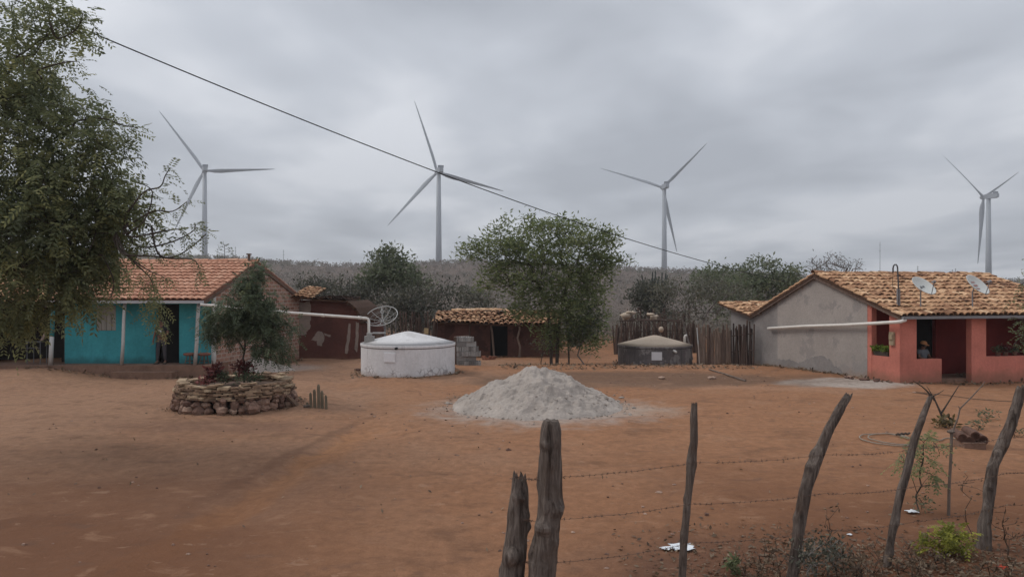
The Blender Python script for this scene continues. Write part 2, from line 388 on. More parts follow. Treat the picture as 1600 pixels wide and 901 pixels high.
M_plaster_rough = wallmat('rough_cement_render', (.225, .205, .195), (.2, .14, .11), .4, -.2, var=.2, bump=1.2)
def limewash():
    m = NT('white_limewash'); a = m.noise(1.4, 5, .6); f = m.noise(14, 5, .65); x, y, z = m.xyz()
    col = m.ramp(a, [(.3, (.56, .545, .54)), (.5, (.63, .615, .615)), (.7, (.68, .665, .665))])
    st = m.noise(4.5, 4, .65, (1, 1, .12)); col = m.mix(m.math('MULTIPLY', m.rng(st, .54, .74), .45), col, (.34, .31, .30))
    v = m.n('ShaderNodeTexVoronoi', feature='DISTANCE_TO_EDGE'); mp = m.n('ShaderNodeMapping'); m.l(m.wpos, mp.inputs[0]); mp.inputs['Scale'].default_value = (1, 1, .8)
    m.l(mp.outputs[0], v.inputs['Vector']); v.inputs['Scale'].default_value = 5.5
    vein = m.math('ADD', v.outputs[0], m.math('MULTIPLY', m.math('SUBTRACT', m.noise(9, 4, .7), .5), .12))
    low = m.math('MULTIPLY', m.rng(z, .62, .15), m.rng(m.noise(1.15, 3, .5, off=(1.5, 2.2, 0)), .50, .60))
    col = m.mix(m.math('MULTIPLY', m.math('MULTIPLY', m.rng(vein, .10, .0), low), .75), col, (.16, .14, .14))
    hgt = m.math('ADD', z, m.math('MULTIPLY', m.math('SUBTRACT', m.noise(2.6, 4, .6), .5), .35)); col = m.mix(m.math('MULTIPLY', m.rng(hgt, -.05, .2, 1, 0), .7), col, (.30, .215, .17))
    col = m.scale(col, m.rng(f, .2, .8, .9, 1.08)); m.bump(f, .4, .012); return m.done(col, .92)
M_white_lime = limewash()
M_white_lid = wallmat('white_limewash_lid', (.54, .525, .52), (.4, .36, .33), .05, 0, patch=(.47, .45, .44), var=.09, bump=.4)
M_dirty_conc = wallmat('blackened_concrete', (.135, .118, .115), (.17, .09, .06), .3, -.6, patch=(.23, .21, .20), var=.35, bump=.6, streak=.7)
M_sand_lid = wallmat('sandy_cement_lid', (.43, .345, .265), (.3, .2, .15), .1, 0, var=.12, bump=.4)
M_mud = wallmat('mud_daub', (.095, .042, .032), (.13, .06, .038), .4, -.6, patch=(.055, .024, .018), var=.3, bump=1.2)
M_adobe = wallmat('dark_red_daub', (.098, .038, .029), (.14, .07, .045), .35, -.1, patch=(.075, .03, .023), var=.25, bump=1.0)
M_lime_patch = plain('bare_lime_patch', (.24, .19, .16), .2, 3, .95, 18, .5, .01)
M_concrete = plain('porch_concrete', (.185, .11, .078), .3, 1.5, .95, 14, .4, .01)
M_postpaint = wallmat('chalky_post_paint', (.46, .45, .43), (.3, .22, .17), .3, .45, var=.15, bump=.4, streak=.3)
M_fascia = plain('painted_fascia', (.42, .42, .43), .15, 3, .8, 20, .2)
M_gutter = plain('grey_gutter', (.20, .195, .20), .15, 3, .6, 20, .1)
M_stone = tinted('field_stone', [(0, (.09, .05, .04)), (.5, (.22, .135, .10)), (1, (.36, .25, .19))], .95, 9, .8, .02, .4)
M_slab = tinted('broken_tile_slab', [(0, (.085, .055, .04)), (.35, (.17, .105, .07)), (.7, (.28, .19, .125)), (1, (.40, .30, .20))], .95, 10, .6, .01, .35)
M_sand = plain('grey_building_sand', (.325, .282, .248), .22, 1.6, .98, 16, .7, .03, .1)
def blockmat():
    m = NT('concrete_block'); r = m.n('ShaderNodeObjectInfo').outputs['Random']; b = m.noise(25, 4, .6); t = m.tint()
    col = m.ramp(r, [(0, (.15, .135, .125)), (.5, (.235, .22, .205)), (1, (.34, .32, .30))]); col = m.scale(col, m.rng(b, .2, .8, .8, 1.2)); col = m.scale(col, m.rng(t, 0, .5, .1, 1)); m.bump(b, .5, .008); return m.done(col, .95)
M_block = blockmat()
M_stake = tinted('fence_stake', [(0, (.035, .024, .021)), (.4, (.105, .070, .056)), (.75, (.19, .135, .105)), (1, (.30, .23, .18))], .95, 14, .6, .01, .35, (1, 1, .15))
M_leaf_neem = leafmat('neem_leaf', (0.1, 0.115, 0.062), (0.17, 0.19, 0.095), (0.28, 0.275, 0.12), 0.5)
M_leaf_feather = leafmat('mesquite_leaf', (0.065, 0.088, 0.034), (0.135, 0.165, 0.066), (0.23, 0.25, 0.11), 0.42)
M_leaf_shrub = leafmat('shrub_leaf', (0.06, 0.075, 0.045), (0.11, 0.128, 0.075), (0.18, 0.195, 0.12), 0.35)
M_leaf_dull = leafmat('dull_scrub_leaf', (0.05, 0.05, 0.038), (0.09, 0.09, 0.066), (0.15, 0.145, 0.105), 0.3)
M_leaf_blue = leafmat('blue_green_leaf', (0.055, 0.072, 0.044), (0.1, 0.128, 0.074), (0.165, 0.19, 0.105), 0.35)
M_leaf_yellow = leafmat('yellow_leaf', (0.1, 0.11, 0.022), (0.21, 0.21, 0.035), (0.34, 0.33, 0.06), 0.35)
M_leaf_red = leafmat('red_leaf', (0.05, 0.014, 0.014), (0.095, 0.024, 0.022), (0.17, 0.05, 0.045), 0.25)
M_leaf_dry = leafmat('dry_leaf', (.07, .045, .03), (.14, .095, .06), (.24, .18, .12), .2)

# ------------------------------------------------------------------ scrub on the hills (nobody could count it)
def scrub():
    n = 11000
    y = np.where(np.arange(n) < 1300, RNG.uniform(44.5, 60, n), 50 + 420 * RNG.random(n) ** 1.25); az = RNG.uniform(-.95, .95, n); x = az * y
    z = ground_h(x, y)
    keep = (fbm(x * .03, y * .03, 5, 3) + RNG.normal(0, .05, n)) > .26; x, y, z = x[keep], y[keep], z[keep]; n = len(x)
    hgt = RNG.uniform(.9, 2.3, n) * (1 + .45 * (RNG.random(n) > .92)); wid = hgt * RNG.uniform(.6, 1.2, n)
    grn = fbm(x * .02 + 5, y * .02, 8, 3) + RNG.normal(0, .09, n)
    k = np.where(y < 110, 110, np.where(y < 200, 48, 26)); rep = np.repeat(np.arange(n), k); N = len(rep)
    q = rdir(N) * (RNG.random(N) ** .45)[:, None]
    base = np.stack([x[rep] + q[:, 0] * wid[rep] * .8, y[rep] + q[:, 1] * wid[rep] * .8, z[rep] + hgt[rep] * (.5 + .5 * q[:, 2])], 1)
    d = rdir(N, .8, .5); s = unit(np.cross(d, rdir(N)))
    far = np.clip(y[rep] / 220, .26, 1.3); L = RNG.uniform(.35, .8, N) * far; twig = RNG.random(N) < .5
    Wd = np.where(twig, L * .13, L * .5)
    V, Fc = quads(base, d, s, L, Wd)
    t = np.clip(grn[rep] * 1.3 - .25 + RNG.normal(0, .10, N), 0, 1); t = np.where(twig, t * .3, t)
    m = leafmat('hill_scrub_leaf', (.205, .172, .155), (.180, .165, .135), (.115, .135, .088), .3)
    o = link_mesh('hillside_scrub', V, Fc, m, None, None, t); tag(o, 'grey-brown dry scrub covering the low hills behind the houses', None, None, 'stuff')
scrub()

# ------------------------------------------------------------------ damp hazy air
def haze():
    mb = MB(); mb.hexa([(-1500, -40, -30), (1500, -40, -30), (1500, 1700, -30), (-1500, 1700, -30)], [(-1500, -40, 260), (1500, -40, 260), (1500, 1700, 260), (-1500, 1700, 260)])
    m = bpy.data.materials.new('haze_air'); m.use_nodes = True; nt = m.node_tree; nt.nodes.clear(); o = nt.nodes.new('ShaderNodeOutputMaterial'); v = nt.nodes.new('ShaderNodeVolumePrincipled')
    v.inputs['Color'].default_value = (.9, .92, .96, 1); v.inputs['Density'].default_value = .00045; v.inputs['Anisotropy'].default_value = .2; nt.links.new(v.outputs[0], o.inputs['Volume'])
    h = mb.build('haze', m); tag(h, 'thin grey haze in the damp air over the valley', None, None, 'stuff')
HAZE = True
if HAZE: haze()

# ------------------------------------------------------------------ wind turbines
def turbine(hubpx, d, psi, ph, label, Rr=60.0):
    h = W(*hubpx, d); n = Vector((math.sin(psi), -math.cos(psi), 0)); r = Vector((math.cos(psi), math.sin(psi), 0)); up = Vector((0, 0, 1))
    tpos = h + n * 5.0; zb = float(base_h(tpos.x, tpos.y)) - 3
    t = thing('wind_turbine', label, 'wind turbine', (tpos.x, tpos.y, zb), 'white wind turbines on the hill')
    mb = MB(); mb.tube([(tpos.x, tpos.y, zb), (tpos.x, tpos.y, zb + 30), (tpos.x, tpos.y, h.z - 1.9)], [2.7, 2.35, 1.7], 20)
    mb.build('tower', M_turbine, t, True)
    B = Matrix((n, r, up)).transposed()
    mb = MB()
    def sec(s, w, z0, z1): return [h + B @ Vector((s, -w, z0)), h + B @ Vector((s, w, z0)), h + B @ Vector((s, w, z1)), h + B @ Vector((s, -w, z1))]
    prof = [(1.6, 1.5, -1.6, 1.6), (3.2, 2.0, -2.0, 2.1), (11, 2.0, -2.0, 2.2), (13.5, 1.6, -1.2, 2.1)]
    for a, b in zip(prof[:-1], prof[1:]): mb.hexa(sec(*a), sec(*b))
    nac = mb.build('nacelle', M_turbine, t)
    mb = MB(); mb.box(h + n * 11.3 + up * 2.9, 1.8, 4.4, 1.9, B); mb.build('radiator', M_turbine_dark, nac)
    mb = MB(); mb.lathe(h, [(1.7, 1.7), (1.9, .4), (1.85, -1.0), (1.4, -2.2), (.6, -2.9), (0, -3.1)], 20, axis=n); mb.build('hub', M_turbine, t, True)
    for j in range(3):
        a = ph + j * 2 * math.pi / 3; D = r * math.cos(a) + up * math.sin(a); T = r * -math.sin(a) + up * math.cos(a)
        mb = MB(); V = []; F = []; K = 10
        st = [(0, 1.1, 1.1, 0, 0), (.05, 1.15, 1.0, .05, 0), (.13, 1.95, .62, .55, .25), (.22, 2.15, .48, .7, .22), (.4, 1.6, .32, .5, .14), (.65, 1.02, .2, .3, .07), (.88, .58, .11, .15, .02), (.97, .3, .06, .06, 0), (1, .05, .02, 0, 0)]
        for f, c, th, off, tw in st:
            o = h + D * (f * Rr + 1.0) - n * (f * f * 2.4 - .3)
            tw += .5
            ax = T * math.cos(tw) + n * math.sin(tw); ay = n * math.cos(tw) - T * math.sin(tw)
            for k in range(K):
                q = 2 * math.pi * k / K; V.append(o + ax * (c * math.cos(q) - off) + ay * (th * math.sin(q)))
        for i in range(len(st) - 1):
            for k in range(K): F.append((i * K + k, i * K + (k + 1) % K, (i + 1) * K + (k + 1) % K, (i + 1) * K + k))
        F.append(tuple(range(K))); mb.add(V, F); mb.build('blade', M_turbine, t, True)
turbine((319, 267), 650, R(27), R(6), 'wind turbine above the tree-shaded teal house, one blade level to the right')
turbine((683, 269), 610, R(21), R(108), 'wind turbine with one blade nearly upright, crossed at its hub by the power cable')
turbine((1035, 293), 680, R(8), R(44), 'wind turbine whose lowest blade hangs just behind its tower, right of the leafy tree')
turbine((1536, 308), 670, R(24), R(26), 'wind turbine turned sideways above the roof with satellite dishes')

# ------------------------------------------------------------------ distant masts
for (px, py, pb, d, lab) in [(368, 385, 420, 480, 'thin faint mast on the skyline above the red tiled ridge'), (443, 390, 420, 500, 'thin faint mast on the hill right of the brick gable'),
        (1375, 378, 436, 520, 'tall thin mast on the skyline right of the bare rounded tree'), (1434, 415, 440, 300, 'short pole on the skyline just right of the bent conduit'),
        (1488, 421, 440, 300, 'stubby pole behind the ridge, left one of three close poles'), (1493, 419, 440, 310, 'tallest of three close poles behind the tiled ridge')]:
    p = W(px, py, d); zb = float(base_h(p.x, p.y)) - 1; mb = MB(); r = .00016 * d * 1.7
    mb.tube([(p.x, p.y, zb), (p.x, p.y, p.z)], [r * 1.3, r * .8], 6)
    for k in (.93, .80): mb.tube([(p.x - r * 5, p.y, zb + (p.z - zb) * k), (p.x + r * 5, p.y, zb + (p.z - zb) * k)], r * .6, 5)
    single('distant_mast', mb, M_metal_dark, lab, 'mast', (p.x, p.y, zb), 'thin masts on the far skyline')

# ------------------------------------------------------------------ power cable
def cable():
    A = W(-70, -40, 17); B = W(1230, 440, 44)
    mb = MB(); P = []
    for i in range(121):
        t = i / 120; p = A.lerp(B, t); p.z -= 4 * SAG * t * (1 - t); P.append(p)
    mb.tube(P, .017, 6)
    single('power_cable', mb, M_black, 'long black power cable sagging across the sky from upper left', 'cable', A, smooth=True)
SAG = .78
cable()

# ------------------------------------------------------------------ tiled roofs
def tile_roof(mb, P, U, V, nu, nv, jit=.5, arc=.62, seed=1, lo=.2, hi=1., sag=0.0, skip=0.0, over=1.3):
    """barrel tiles over the quad P + a*U + b*V (V runs up the slope); irregular courses"""
    rg = random.Random(seed); P = Vector(P); U = Vector(U); V = Vector(V); lu = U.length; lv = V.length; u = U / lu; v = V / lv; nrm = u.cross(v).normalized()
    if nrm.z < 0: nrm = -nrm
    pu = lu / nu; pv = lv / nv
    def wz(a, b): return Vector((0, 0, sag * (float(fbm(a * .55 + seed, b * .6, seed, 3)) - .45)))
    na = max(2, nu // 3); nb = max(2, nv // 2)            # boarding and channel tiles under the cover tiles
    for i in range(na):
        for j in range(nb):
            q = []
            for a, b in ((i, j), (i + 1, j), (i + 1, j + 1), (i, j + 1)):
                a = a / na * lu; b = b / nb * lv; q.append(P + u * a + v * b + wz(a, b))
            mb.hexa([p - nrm * .07 for p in q], [p + nrm * .005 for p in q], .06)
    K = 7
    for j in range(nv):
        for i in range(nu):
            if rg.random() < skip: continue
            a0 = (i + .5) * pu + rg.gauss(0, .06 * jit) * pu; b0 = j * pv + rg.gauss(0, .09 * jit) * pv - .05
            ln = min(pv * over, lv - b0 + .05); r0 = pu * .53 * (1 + rg.gauss(0, .05 * jit)); yaw = rg.gauss(0, .05 * jit); lift = .035 + rg.random() * .02 * jit
            o = P + u * a0 + v * b0 + wz(a0, b0); vv = (v + u * yaw).normalized()
            st = float(fbm(a0 * 1.1 + seed * 3, b0 * 1.1, seed + 5, 3))
            t = min(1, max(0, lo + (hi - lo) * (.55 + rg.gauss(0, .17)) - max(0, st - .56) * 2.6))
            Vt = []
            for (f, rr, lf) in ((0, r0, lift), (1, r0 * .84, .0)):
                for k in range(K):
                    th = math.pi * k / (K - 1); Vt.append(o + vv * (ln * f) + u * (math.cos(th) * rr) + nrm * (math.sin(th) * rr * arc + lf))
            for k in range(K):
                th = math.pi * k / (K - 1); Vt.append(o + u * (math.cos(th) * (r0 - .018)) + nrm * (math.sin(th) * (r0 - .018) * arc + lift - .012))
            F = [(k, k + 1, K + k + 1, K + k) for k in range(K - 1)] + [(2 * K + k, 2 * K + k + 1, k + 1, k) for k in range(K - 1)]
            mb.add(Vt, F, t)
def ridge_tiles(mb, A, B, n, r=.13, seed=2, tmin=.35):
    rg = random.Random(seed); A = Vector(A); B = Vector(B); d = (B - A); L = d.length; d /= L; s = d.cross(Vector((0, 0, 1))).normalized(); K = 7
    for i in range(n):
        o = A + d * (L * i / n); ln = L / n * 1.15; V = []; z = rg.gauss(0, .012)
        for f, rr in ((0, r), (1, r * .85)):
            for k in range(K):
                th = math.pi * k / (K - 1); V.append(o + d * ln * f + s * math.cos(th) * rr + Vector((0, 0, math.sin(th) * rr * .8 - .02 + z)))
        mb.add(V, [(k, k + 1, K + k + 1, K + k) for k in range(K - 1)], tmin + rg.random() * .5)

class Frame:                              # local house frame: s along the front, t into the depth
    def __init__(f, O, u, v): f.O = Vector(O); f.u = Vector(u); f.v = Vector(v)
    def p(f, s, t, z): return Vector((f.O.x + f.u.x * s + f.v.x * t, f.O.y + f.u.y * s + f.v.y * t, z))
    def slab(f, mb, s0, s1, t0, t1, z0, z1, tint=.5):
        return mb.hexa([f.p(s0, t0, z0), f.p(s1, t0, z0), f.p(s1, t1, z0), f.p(s0, t1, z0)], [f.p(s0, t0, z1), f.p(s1, t0, z1), f.p(s1, t1, z1), f.p(s0, t1, z1)], tint)
    def wall_t(f, mb, pts, s0, s1):       # wall in the depth direction: polygon of (t,z), between s0 and s1
        return mb.prism([f.p(s0, t, z) for t, z in pts], f.p(s1, 0, 0) - f.p(s0, 0, 0))

# ------------------------------------------------------------------ coral house on the right
def coral_house():
    f = Frame((12.73, 24.27, 0), (.978, .208, 0), (-.342, .940, 0)); LEN = 7.5; DEP = 7.4; RT = 3.75; ZE = 2.28; ZR = 3.64; ZB = 1.98
    t = thing('coral_house', 'coral painted house with grey rendered gable and old tiled roof', 'house', f.p(0, 0, -.2))
    def ztop(tt): return ZE + (ZR - ZE) * tt / RT if tt < RT else ZR + (ZB - ZR) * (tt - RT) / (DEP - RT)
    def roofz(tt): return ztop(tt) - .07
    mb = MB(); w = .2; zb = -.6
    # front: corner pillar, parapets, pillar between gap and second opening, far pillar
    f.slab(mb, 0, .64, 0, w, zb, 2.2)
    f.slab(mb, .64, 1.62, .012, w, zb, .76)
    f.slab(mb, 2.78, 3.36, 0, w, zb, 2.2)
    f.slab(mb, 3.36, 6.1, .012, w, zb, .80)
    f.slab(mb, 6.1, LEN, 0, w, zb, 2.2)
    mb.build('front_wall', M_coral, t)
    mb = MB()                                                        # side of the porch with its opening
    f.wall_t(mb, [(w + .003, zb), (.42, zb), (.42, roofz(.42)), (w + .003, roofz(w))], 0.004, w)
    f.wall_t(mb, [(.42, zb), (1.16, zb), (1.16, .82), (.42, .82)], .012, w - .01)
    f.wall_t(mb, [(1.16, zb), (1.34, zb), (1.34, roofz(1.34)), (1.16, roofz(1.16))], .004, w)
    mb.build('porch_side_wall', M_coral, t)
    mb = MB()                                                        # inner porch wall with the dark doorway
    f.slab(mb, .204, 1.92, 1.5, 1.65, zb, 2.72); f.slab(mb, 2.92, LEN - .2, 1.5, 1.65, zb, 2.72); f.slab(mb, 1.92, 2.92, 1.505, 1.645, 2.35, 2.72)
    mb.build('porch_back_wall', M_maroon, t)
    mb = MB(); f.slab(mb, .2, LEN - .2, .2, 1.5, -.5, .06); mb.build('porch_floor', M_concrete, t)
    mb = MB(); f.wall_t(mb, [(w + .003, zb), (1.5, zb), (1.5, roofz(1.5)), (w + .003, roofz(w))], LEN - .2, LEN); mb.build('porch_end_wall', M_coral, t)
    mb = MB(); f.wall_t(mb, [(1.344, zb), (5.9, zb), (5.9, roofz(5.9)), (RT, roofz(RT)), (1.344, roofz(1.344))], 0.0, .2)
    mb.build('gable_wall', M_plaster, t)
    mb = MB(); f.wall_t(mb, [(5.903, zb), (DEP, zb), (DEP, roofz(DEP)), (5.903, roofz(5.903))], 0.015, .2)
    mb.build('rough_gable_wall', M_plaster_rough, t, label='rougher darker render at the back of the gable')
    rg = random.Random(8); top = [(5.89, .25), (5.2, .30), (4.7, .22), (4.3, .38), (3.9, .52), (3.5, .60), (3.1, .50), (2.9, .30), (2.6, .22), (2.45, .02), (2.4, -.3)]
    pts = []
    for (q0, q1) in zip(top[:-1], top[1:]):
        for k in range(6): u = k / 6; pts.append((q0[0] + (q1[0] - q0[0]) * u, q0[1] + (q1[1] - q0[1]) * u + rg.uniform(-.03, .03)))
    mb = MB(); f.wall_t(mb, pts + [(2.4, -.5), (5.89, -.5)], -.012, -.002); mb.build('bare_render_patch', M_plaster_rough, t)
    mb = MB(); f.wall_t(mb, [(1.654, zb), (DEP, zb), (DEP, roofz(DEP)), (RT, roofz(RT)), (1.654, roofz(1.654))], LEN - .2, LEN)
    f.slab(mb, .2, LEN - .2, DEP - .2, DEP, zb, roofz(DEP)); mb.build('rear_wall', M_plaster_rough, t)
    mb = MB()                                                        # roof
    s0, s1 = -.14, LEN + .15; tf = -.17; zf = ztop(0) - .17 * (ZR - ZE) / RT
    tile_roof(mb, f.p(s0, tf, zf), f.p(s1, 0, 0) - f.p(s0, 0, 0), f.p(0, RT, ZR) - f.p(0, tf, zf), 36, 12, 1.0, .8, seed=3, sag=.07, lo=.15)
    tile_roof(mb, f.p(s1, DEP + .1, ZB - .03), f.p(s0, 0, 0) - f.p(s1, 0, 0), f.p(0, RT, ZR) - f.p(0, DEP + .1, ZB - .03), 36, 12, 1.0, .8, seed=4, sag=.05, lo=.15)
    ridge_tiles(mb, f.p(s0 - .02, RT, ZR + .03), f.p(s1, RT, ZR + .03), 22, .14)
    roof = mb.build('tiled_roof', M_tile_old, t)
    mb = MB()                                                        # barge boards under the verge
    for (ta, tb) in ((tf, RT), (RT + .003, DEP + .08)):
        za = zf if ta == tf else ZR; zbb = ZR if tb == RT else ZB
        mb.prism([f.p(s0 + .02, ta, za - .17), f.p(s0 + .02, tb, zbb - .17), f.p(s0 + .02, tb, zbb - .075), f.p(s0 + .02, ta, za - .075)], f.u * .05)
    for k in range(9):
        tt = .5 + k * .8; zz = ztop(tt) - .13
        if tt < DEP: mb.box(f.p(-.03, tt, zz), .2, .07, .09, Matrix((f.u, f.v, Vector((0, 0, 1)))).transposed())
    mb.build('verge_timber', M_stake, t)
    mb = MB(); f.slab(mb, 0, LEN, -.02, .22, 2.203, 2.27); f.slab(mb, 0, LEN, .5, .6, 2.3, 2.36); f.slab(mb, 0.2, LEN - .2, 1.0, 1.1, 2.5, 2.56); mb.build('wall_plate', M_stake, t)
    mb = MB(); f.slab(mb, -.1, LEN + .1, -.27, -.16, 2.10, 2.19); mb.build('gutter', M_gutter, t)
    mb = MB(); mb.tube([f.p(.02, -.21, 2.08), f.p(-.16, -.2, 2.02), f.p(-.22, -.05, 2.0), f.p(-.17, 2.2, 1.80), f.p(-.14, 4.2, 1.66), f.p(-.13, 6.3, 1.47)], .058, 10)
    mb.build('drain_pipe', M_white_pipe, t, True)
    mb = MB(); f.slab(mb, -.07, -.003, .18, .36, 1.22, 1.66); mb.box(f.p(-.085, .27, 1.5), .04, .13, .17, Matrix((f.u, f.v, Vector((0, 0, 1)))).transposed())
    mb.build('meter_box', plain('meter_box_beige', (.30, .23, .15), .3, 6, .7), t)
    mb = MB(); f.slab(mb, 1.96, 2.88, 1.66, 1.7, .02, 2.35); mb.build('door', M_black, t)  # black panel standing in for the unlit room behind the doorway
    # rear wing behind the back eave
    t2 = thing('rear_wing', 'low grey outbuilding with short tiled roof behind the coral house', 'outbuilding', f.p(0, DEP + .1, -.6))
    mb = MB(); f.wall_t(mb, [(DEP + .02, -.9), (9.3, -.9), (9.3, 2.2), (9.2, 2.26), (DEP + .02, 1.82)], .25, .45); f.slab(mb, .45, LEN, 9.1, 9.3, -.9, 2.2); f.slab(mb, LEN - .2, LEN, DEP + .02, 9.1, -.9, 1.8)
    mb.build('wall', M_plaster_rough, t2)
    mb = MB(); tile_roof(mb, f.p(-.05, DEP + .0, 1.93), f.u * (LEN + .1), f.p(0, 9.75, 2.44) - f.p(0, DEP + .0, 1.93), 36, 7, 1.2, seed=12, sag=.06, lo=.15)
    ridge_tiles(mb, f.p(-.05, 9.75, 2.46), f.p(LEN, 9.75, 2.46), 20, .13, 5); mb.build('tiled_roof', M_tile_old, t2)
    return f
FC = coral_house()

# ------------------------------------------------------------------ teal house on the left
def brickmat():
    m = NT('hollow_clay_brick'); v = m.n('ShaderNodeCombineXYZ'); x, y, z = m.xyz()
    m.l(m.dot(m.wpos, (.174, .985, 0)), v.inputs[0]); m.l(z, v.inputs[1])
    b = m.n('ShaderNodeTexBrick'); m.l(v.outputs[0], b.inputs['Vector']); b.inputs['Scale'].default_value = 1
    b.inputs['Brick Width'].default_value = .33; b.inputs['Row Height'].default_value = .155; b.inputs['Mortar Size'].default_value = .022
    b.inputs['Color1'].default_value = (.20, .095, .065, 1); b.inputs['Color2'].default_value = (.36, .20, .145, 1); b.inputs['Mortar'].default_value = (.36, .28, .235, 1)
    n = m.noise(1.2, 5, .6); f = m.noise(20, 4, .6)
    col = m.mix(m.math('MULTIPLY', m.rng(n, .48, .68), .45), b.outputs[0], (.28, .21, .17)); col = m.scale(col, m.rng(f, .2, .8, .8, 1.2))
    col = m.mix(m.math('MULTIPLY', m.rng(m.math('ADD', z, m.math('MULTIPLY', n, .5)), .2, 1.0, 1, 0), .6), col, (.20, .105, .07))
    h = m.math('SUBTRACT', m.math('MULTIPLY', f, .4), b.outputs['Fac']); m.bump(h, .5, .015); return m.done(col, .95)
def teal_house():
    f = Frame((-10.60, 25.30, 0), (-1, 0, 0), (.174, .985, 0)); LEN = 5.35; RT = 3.62; DEP = 7.25; ZE = 2.72; ZR = 4.15; ZB = 2.76; TW = .66
    t = thing('teal_house', 'teal painted house with brick gable and red tiled roof', 'house', f.p(0, TW, 0))
    def zt(tt): return (ZE + (ZR - ZE) * tt / RT if tt < RT else ZR + (ZB - ZR) * (tt - RT) / (DEP - RT)) - .08
    px = lambda p: (800 - p) / FPX * 25.95 - 10.487 + .0
    def sx(p): return -((p - 800) / FPX * 25.95) - 10.485              # s of a front-wall pixel column
    D0, D1 = sx(280), sx(243); W0, W1 = sx(181), sx(150); FZ = .47; S_END = sx(101)
    mb = MB(); wl = .15; ztw = zt(TW)
    def seg(a, b, z0, z1): f.slab(mb, a, b, TW, TW + wl, z0, z1)
    seg(.06, D0, -.3, ztw); seg(D1, W0, -.3, ztw); seg(W1, S_END, -.3, ztw); seg(D0, D1, 2.55, ztw); seg(W0, W1, -.3, 1.62); seg(W0, W1, 2.5, ztw)
    mb.build('front_wall', M_teal, t)
    mb = MB(); f.wall_t(mb, [(TW - .62, FZ), (TW - .003, FZ), (TW - .003, zt(TW) - .0), (TW - .62, zt(.05))], .10, .16) if False else None
    mb = MB(); f.slab(mb, -.012, .06, TW - .012, TW + wl, -.3, ztw - .02); mb.build('corner_strip', M_postpaint, t)
    mb = MB(); f.wall_t(mb, [(TW + wl + .003, -.3), (DEP, -.3), (DEP, zt(DEP)), (RT, zt(RT)), (TW + wl + .003, zt(TW + wl))], 0.0, .16); mb.build('brick_gable', brickmat(), t)
    mb = MB(); f.wall_t(mb, [(TW + wl, -.3), (DEP, -.3), (DEP, zt(DEP)), (RT, zt(RT)), (TW + wl, zt(TW + wl))], LEN - .16, LEN - .003); f.slab(mb, .16, LEN - .16, DEP - .16, DEP, -.3, zt(DEP)); mb.build('rear_wall', M_adobe, t)
    mb = MB(); f.slab(mb, -.25, LEN + 3.6, .02, TW + .5, -.4, FZ); mb.build('porch_slab', M_concrete, t)
    mb = MB(); f.slab(mb, D1 + .9, D0 - .35, -.32, .018, -.4, .27); mb.build('porch_step', M_concrete, t)
    mb = MB(); f.slab(mb, D0 + .02, D1 - .02, TW + .3, TW + .34, FZ, 2.55); mb.build('door', M_black, t)  # black backing that paints the doorway's inner darkness
    mb = MB()
    for k in range(4):
        a = W0 + (W1 - W0) * k / 4 + .008; b = W0 + (W1 - W0) * (k + 1) / 4 - .008; f.slab(mb, a, b, TW + .03, TW + .06, 1.63, 2.49)
    f.slab(mb, W0 + .02, W1 - .02, TW + .061, TW + .085, 1.75, 1.82); f.slab(mb, W0 + .02, W1 - .02, TW + .061, TW + .085, 2.3, 2.37)
    mb.build('window_shutter', plain('bleached_shutter', (.26, .245, .215), .25, 4, .9, 20, .4, .01, .1, (1, 1, .15)), t)
    for p0, p1, r in ((304.5, 311, .065), (190, 195.5, .06)):
        a = W(p0, 568, 25.42); b = W(p1, 473, 25.5); a.z = FZ - .02; b.z = zt(.2) - .02; mb = MB()
        mb.tube([a, a.lerp(b, .35) + Vector((.012, 0, 0)), a.lerp(b, .7) - Vector((.01, 0, 0)), b], [r, r * .97, r * .92, r * .95], 10, wob=.06, seed=int(p0)); mb.build('porch_post', M_postpaint, t, True)
    mb = MB(); s0, s1 = -.05, LEN
    tile_roof(mb, f.p(s0, -.02, ZE), f.u * (s1 - s0), f.p(0, RT, ZR) - f.p(0, -.02, ZE), 25, 12, .35, .5, seed=21, lo=.3, hi=.95, sag=.03, over=1.2)
    tile_roof(mb, f.p(s1, DEP + .15, ZB - .05), f.u * (s0 - s1), f.p(0, RT, ZR) - f.p(0, DEP + .15, ZB - .05), 25, 12, .35, .5, seed=22, lo=.3, hi=.95, sag=.03, over=1.2)
    ridge_tiles(mb, f.p(s0 - .03, RT, ZR + .03), f.p(s1, RT, ZR + .03), 14, .13, 9, .5); mb.build('tiled_roof', M_tile_red, t)
    mb = MB(); f.slab(mb, -.06, LEN, -.05, -.015, ZE - .13, ZE - .035); mb.build('fascia_board', M_fascia, t)
    mb = MB()
    for (ta, tb, za, zb) in ((-.02, RT, ZE, ZR), (RT + .003, DEP + .12, ZR, ZB)):
        mb.prism([f.p(-.052, ta, za - .2), f.p(-.052, tb, zb - .2), f.p(-.052, tb, zb - .078), f.p(-.052, ta, za - .078)], f.u * .045)
    mb.build('barge_board', plain('dull_barge_board', (.13, .085, .065), .3, 3), t)
    mb = MB(); p = f.p(.25, RT - .1, ZR); mb.tube([p, p + Vector((0, 0, .26))], .055, 8); mb.box(p + Vector((0, 0, .28)), .15, .15, .05); mb.build('vent_stub', M_stake, t)
    # dark tile-roofed veranda at the left end
    t2 = thing('dark_veranda', 'dark open veranda with old orange tiles at the left of the teal house', 'veranda', f.p(LEN + .1, TW, .4))
    V0, V1 = S_END + .004, LEN + 4.6
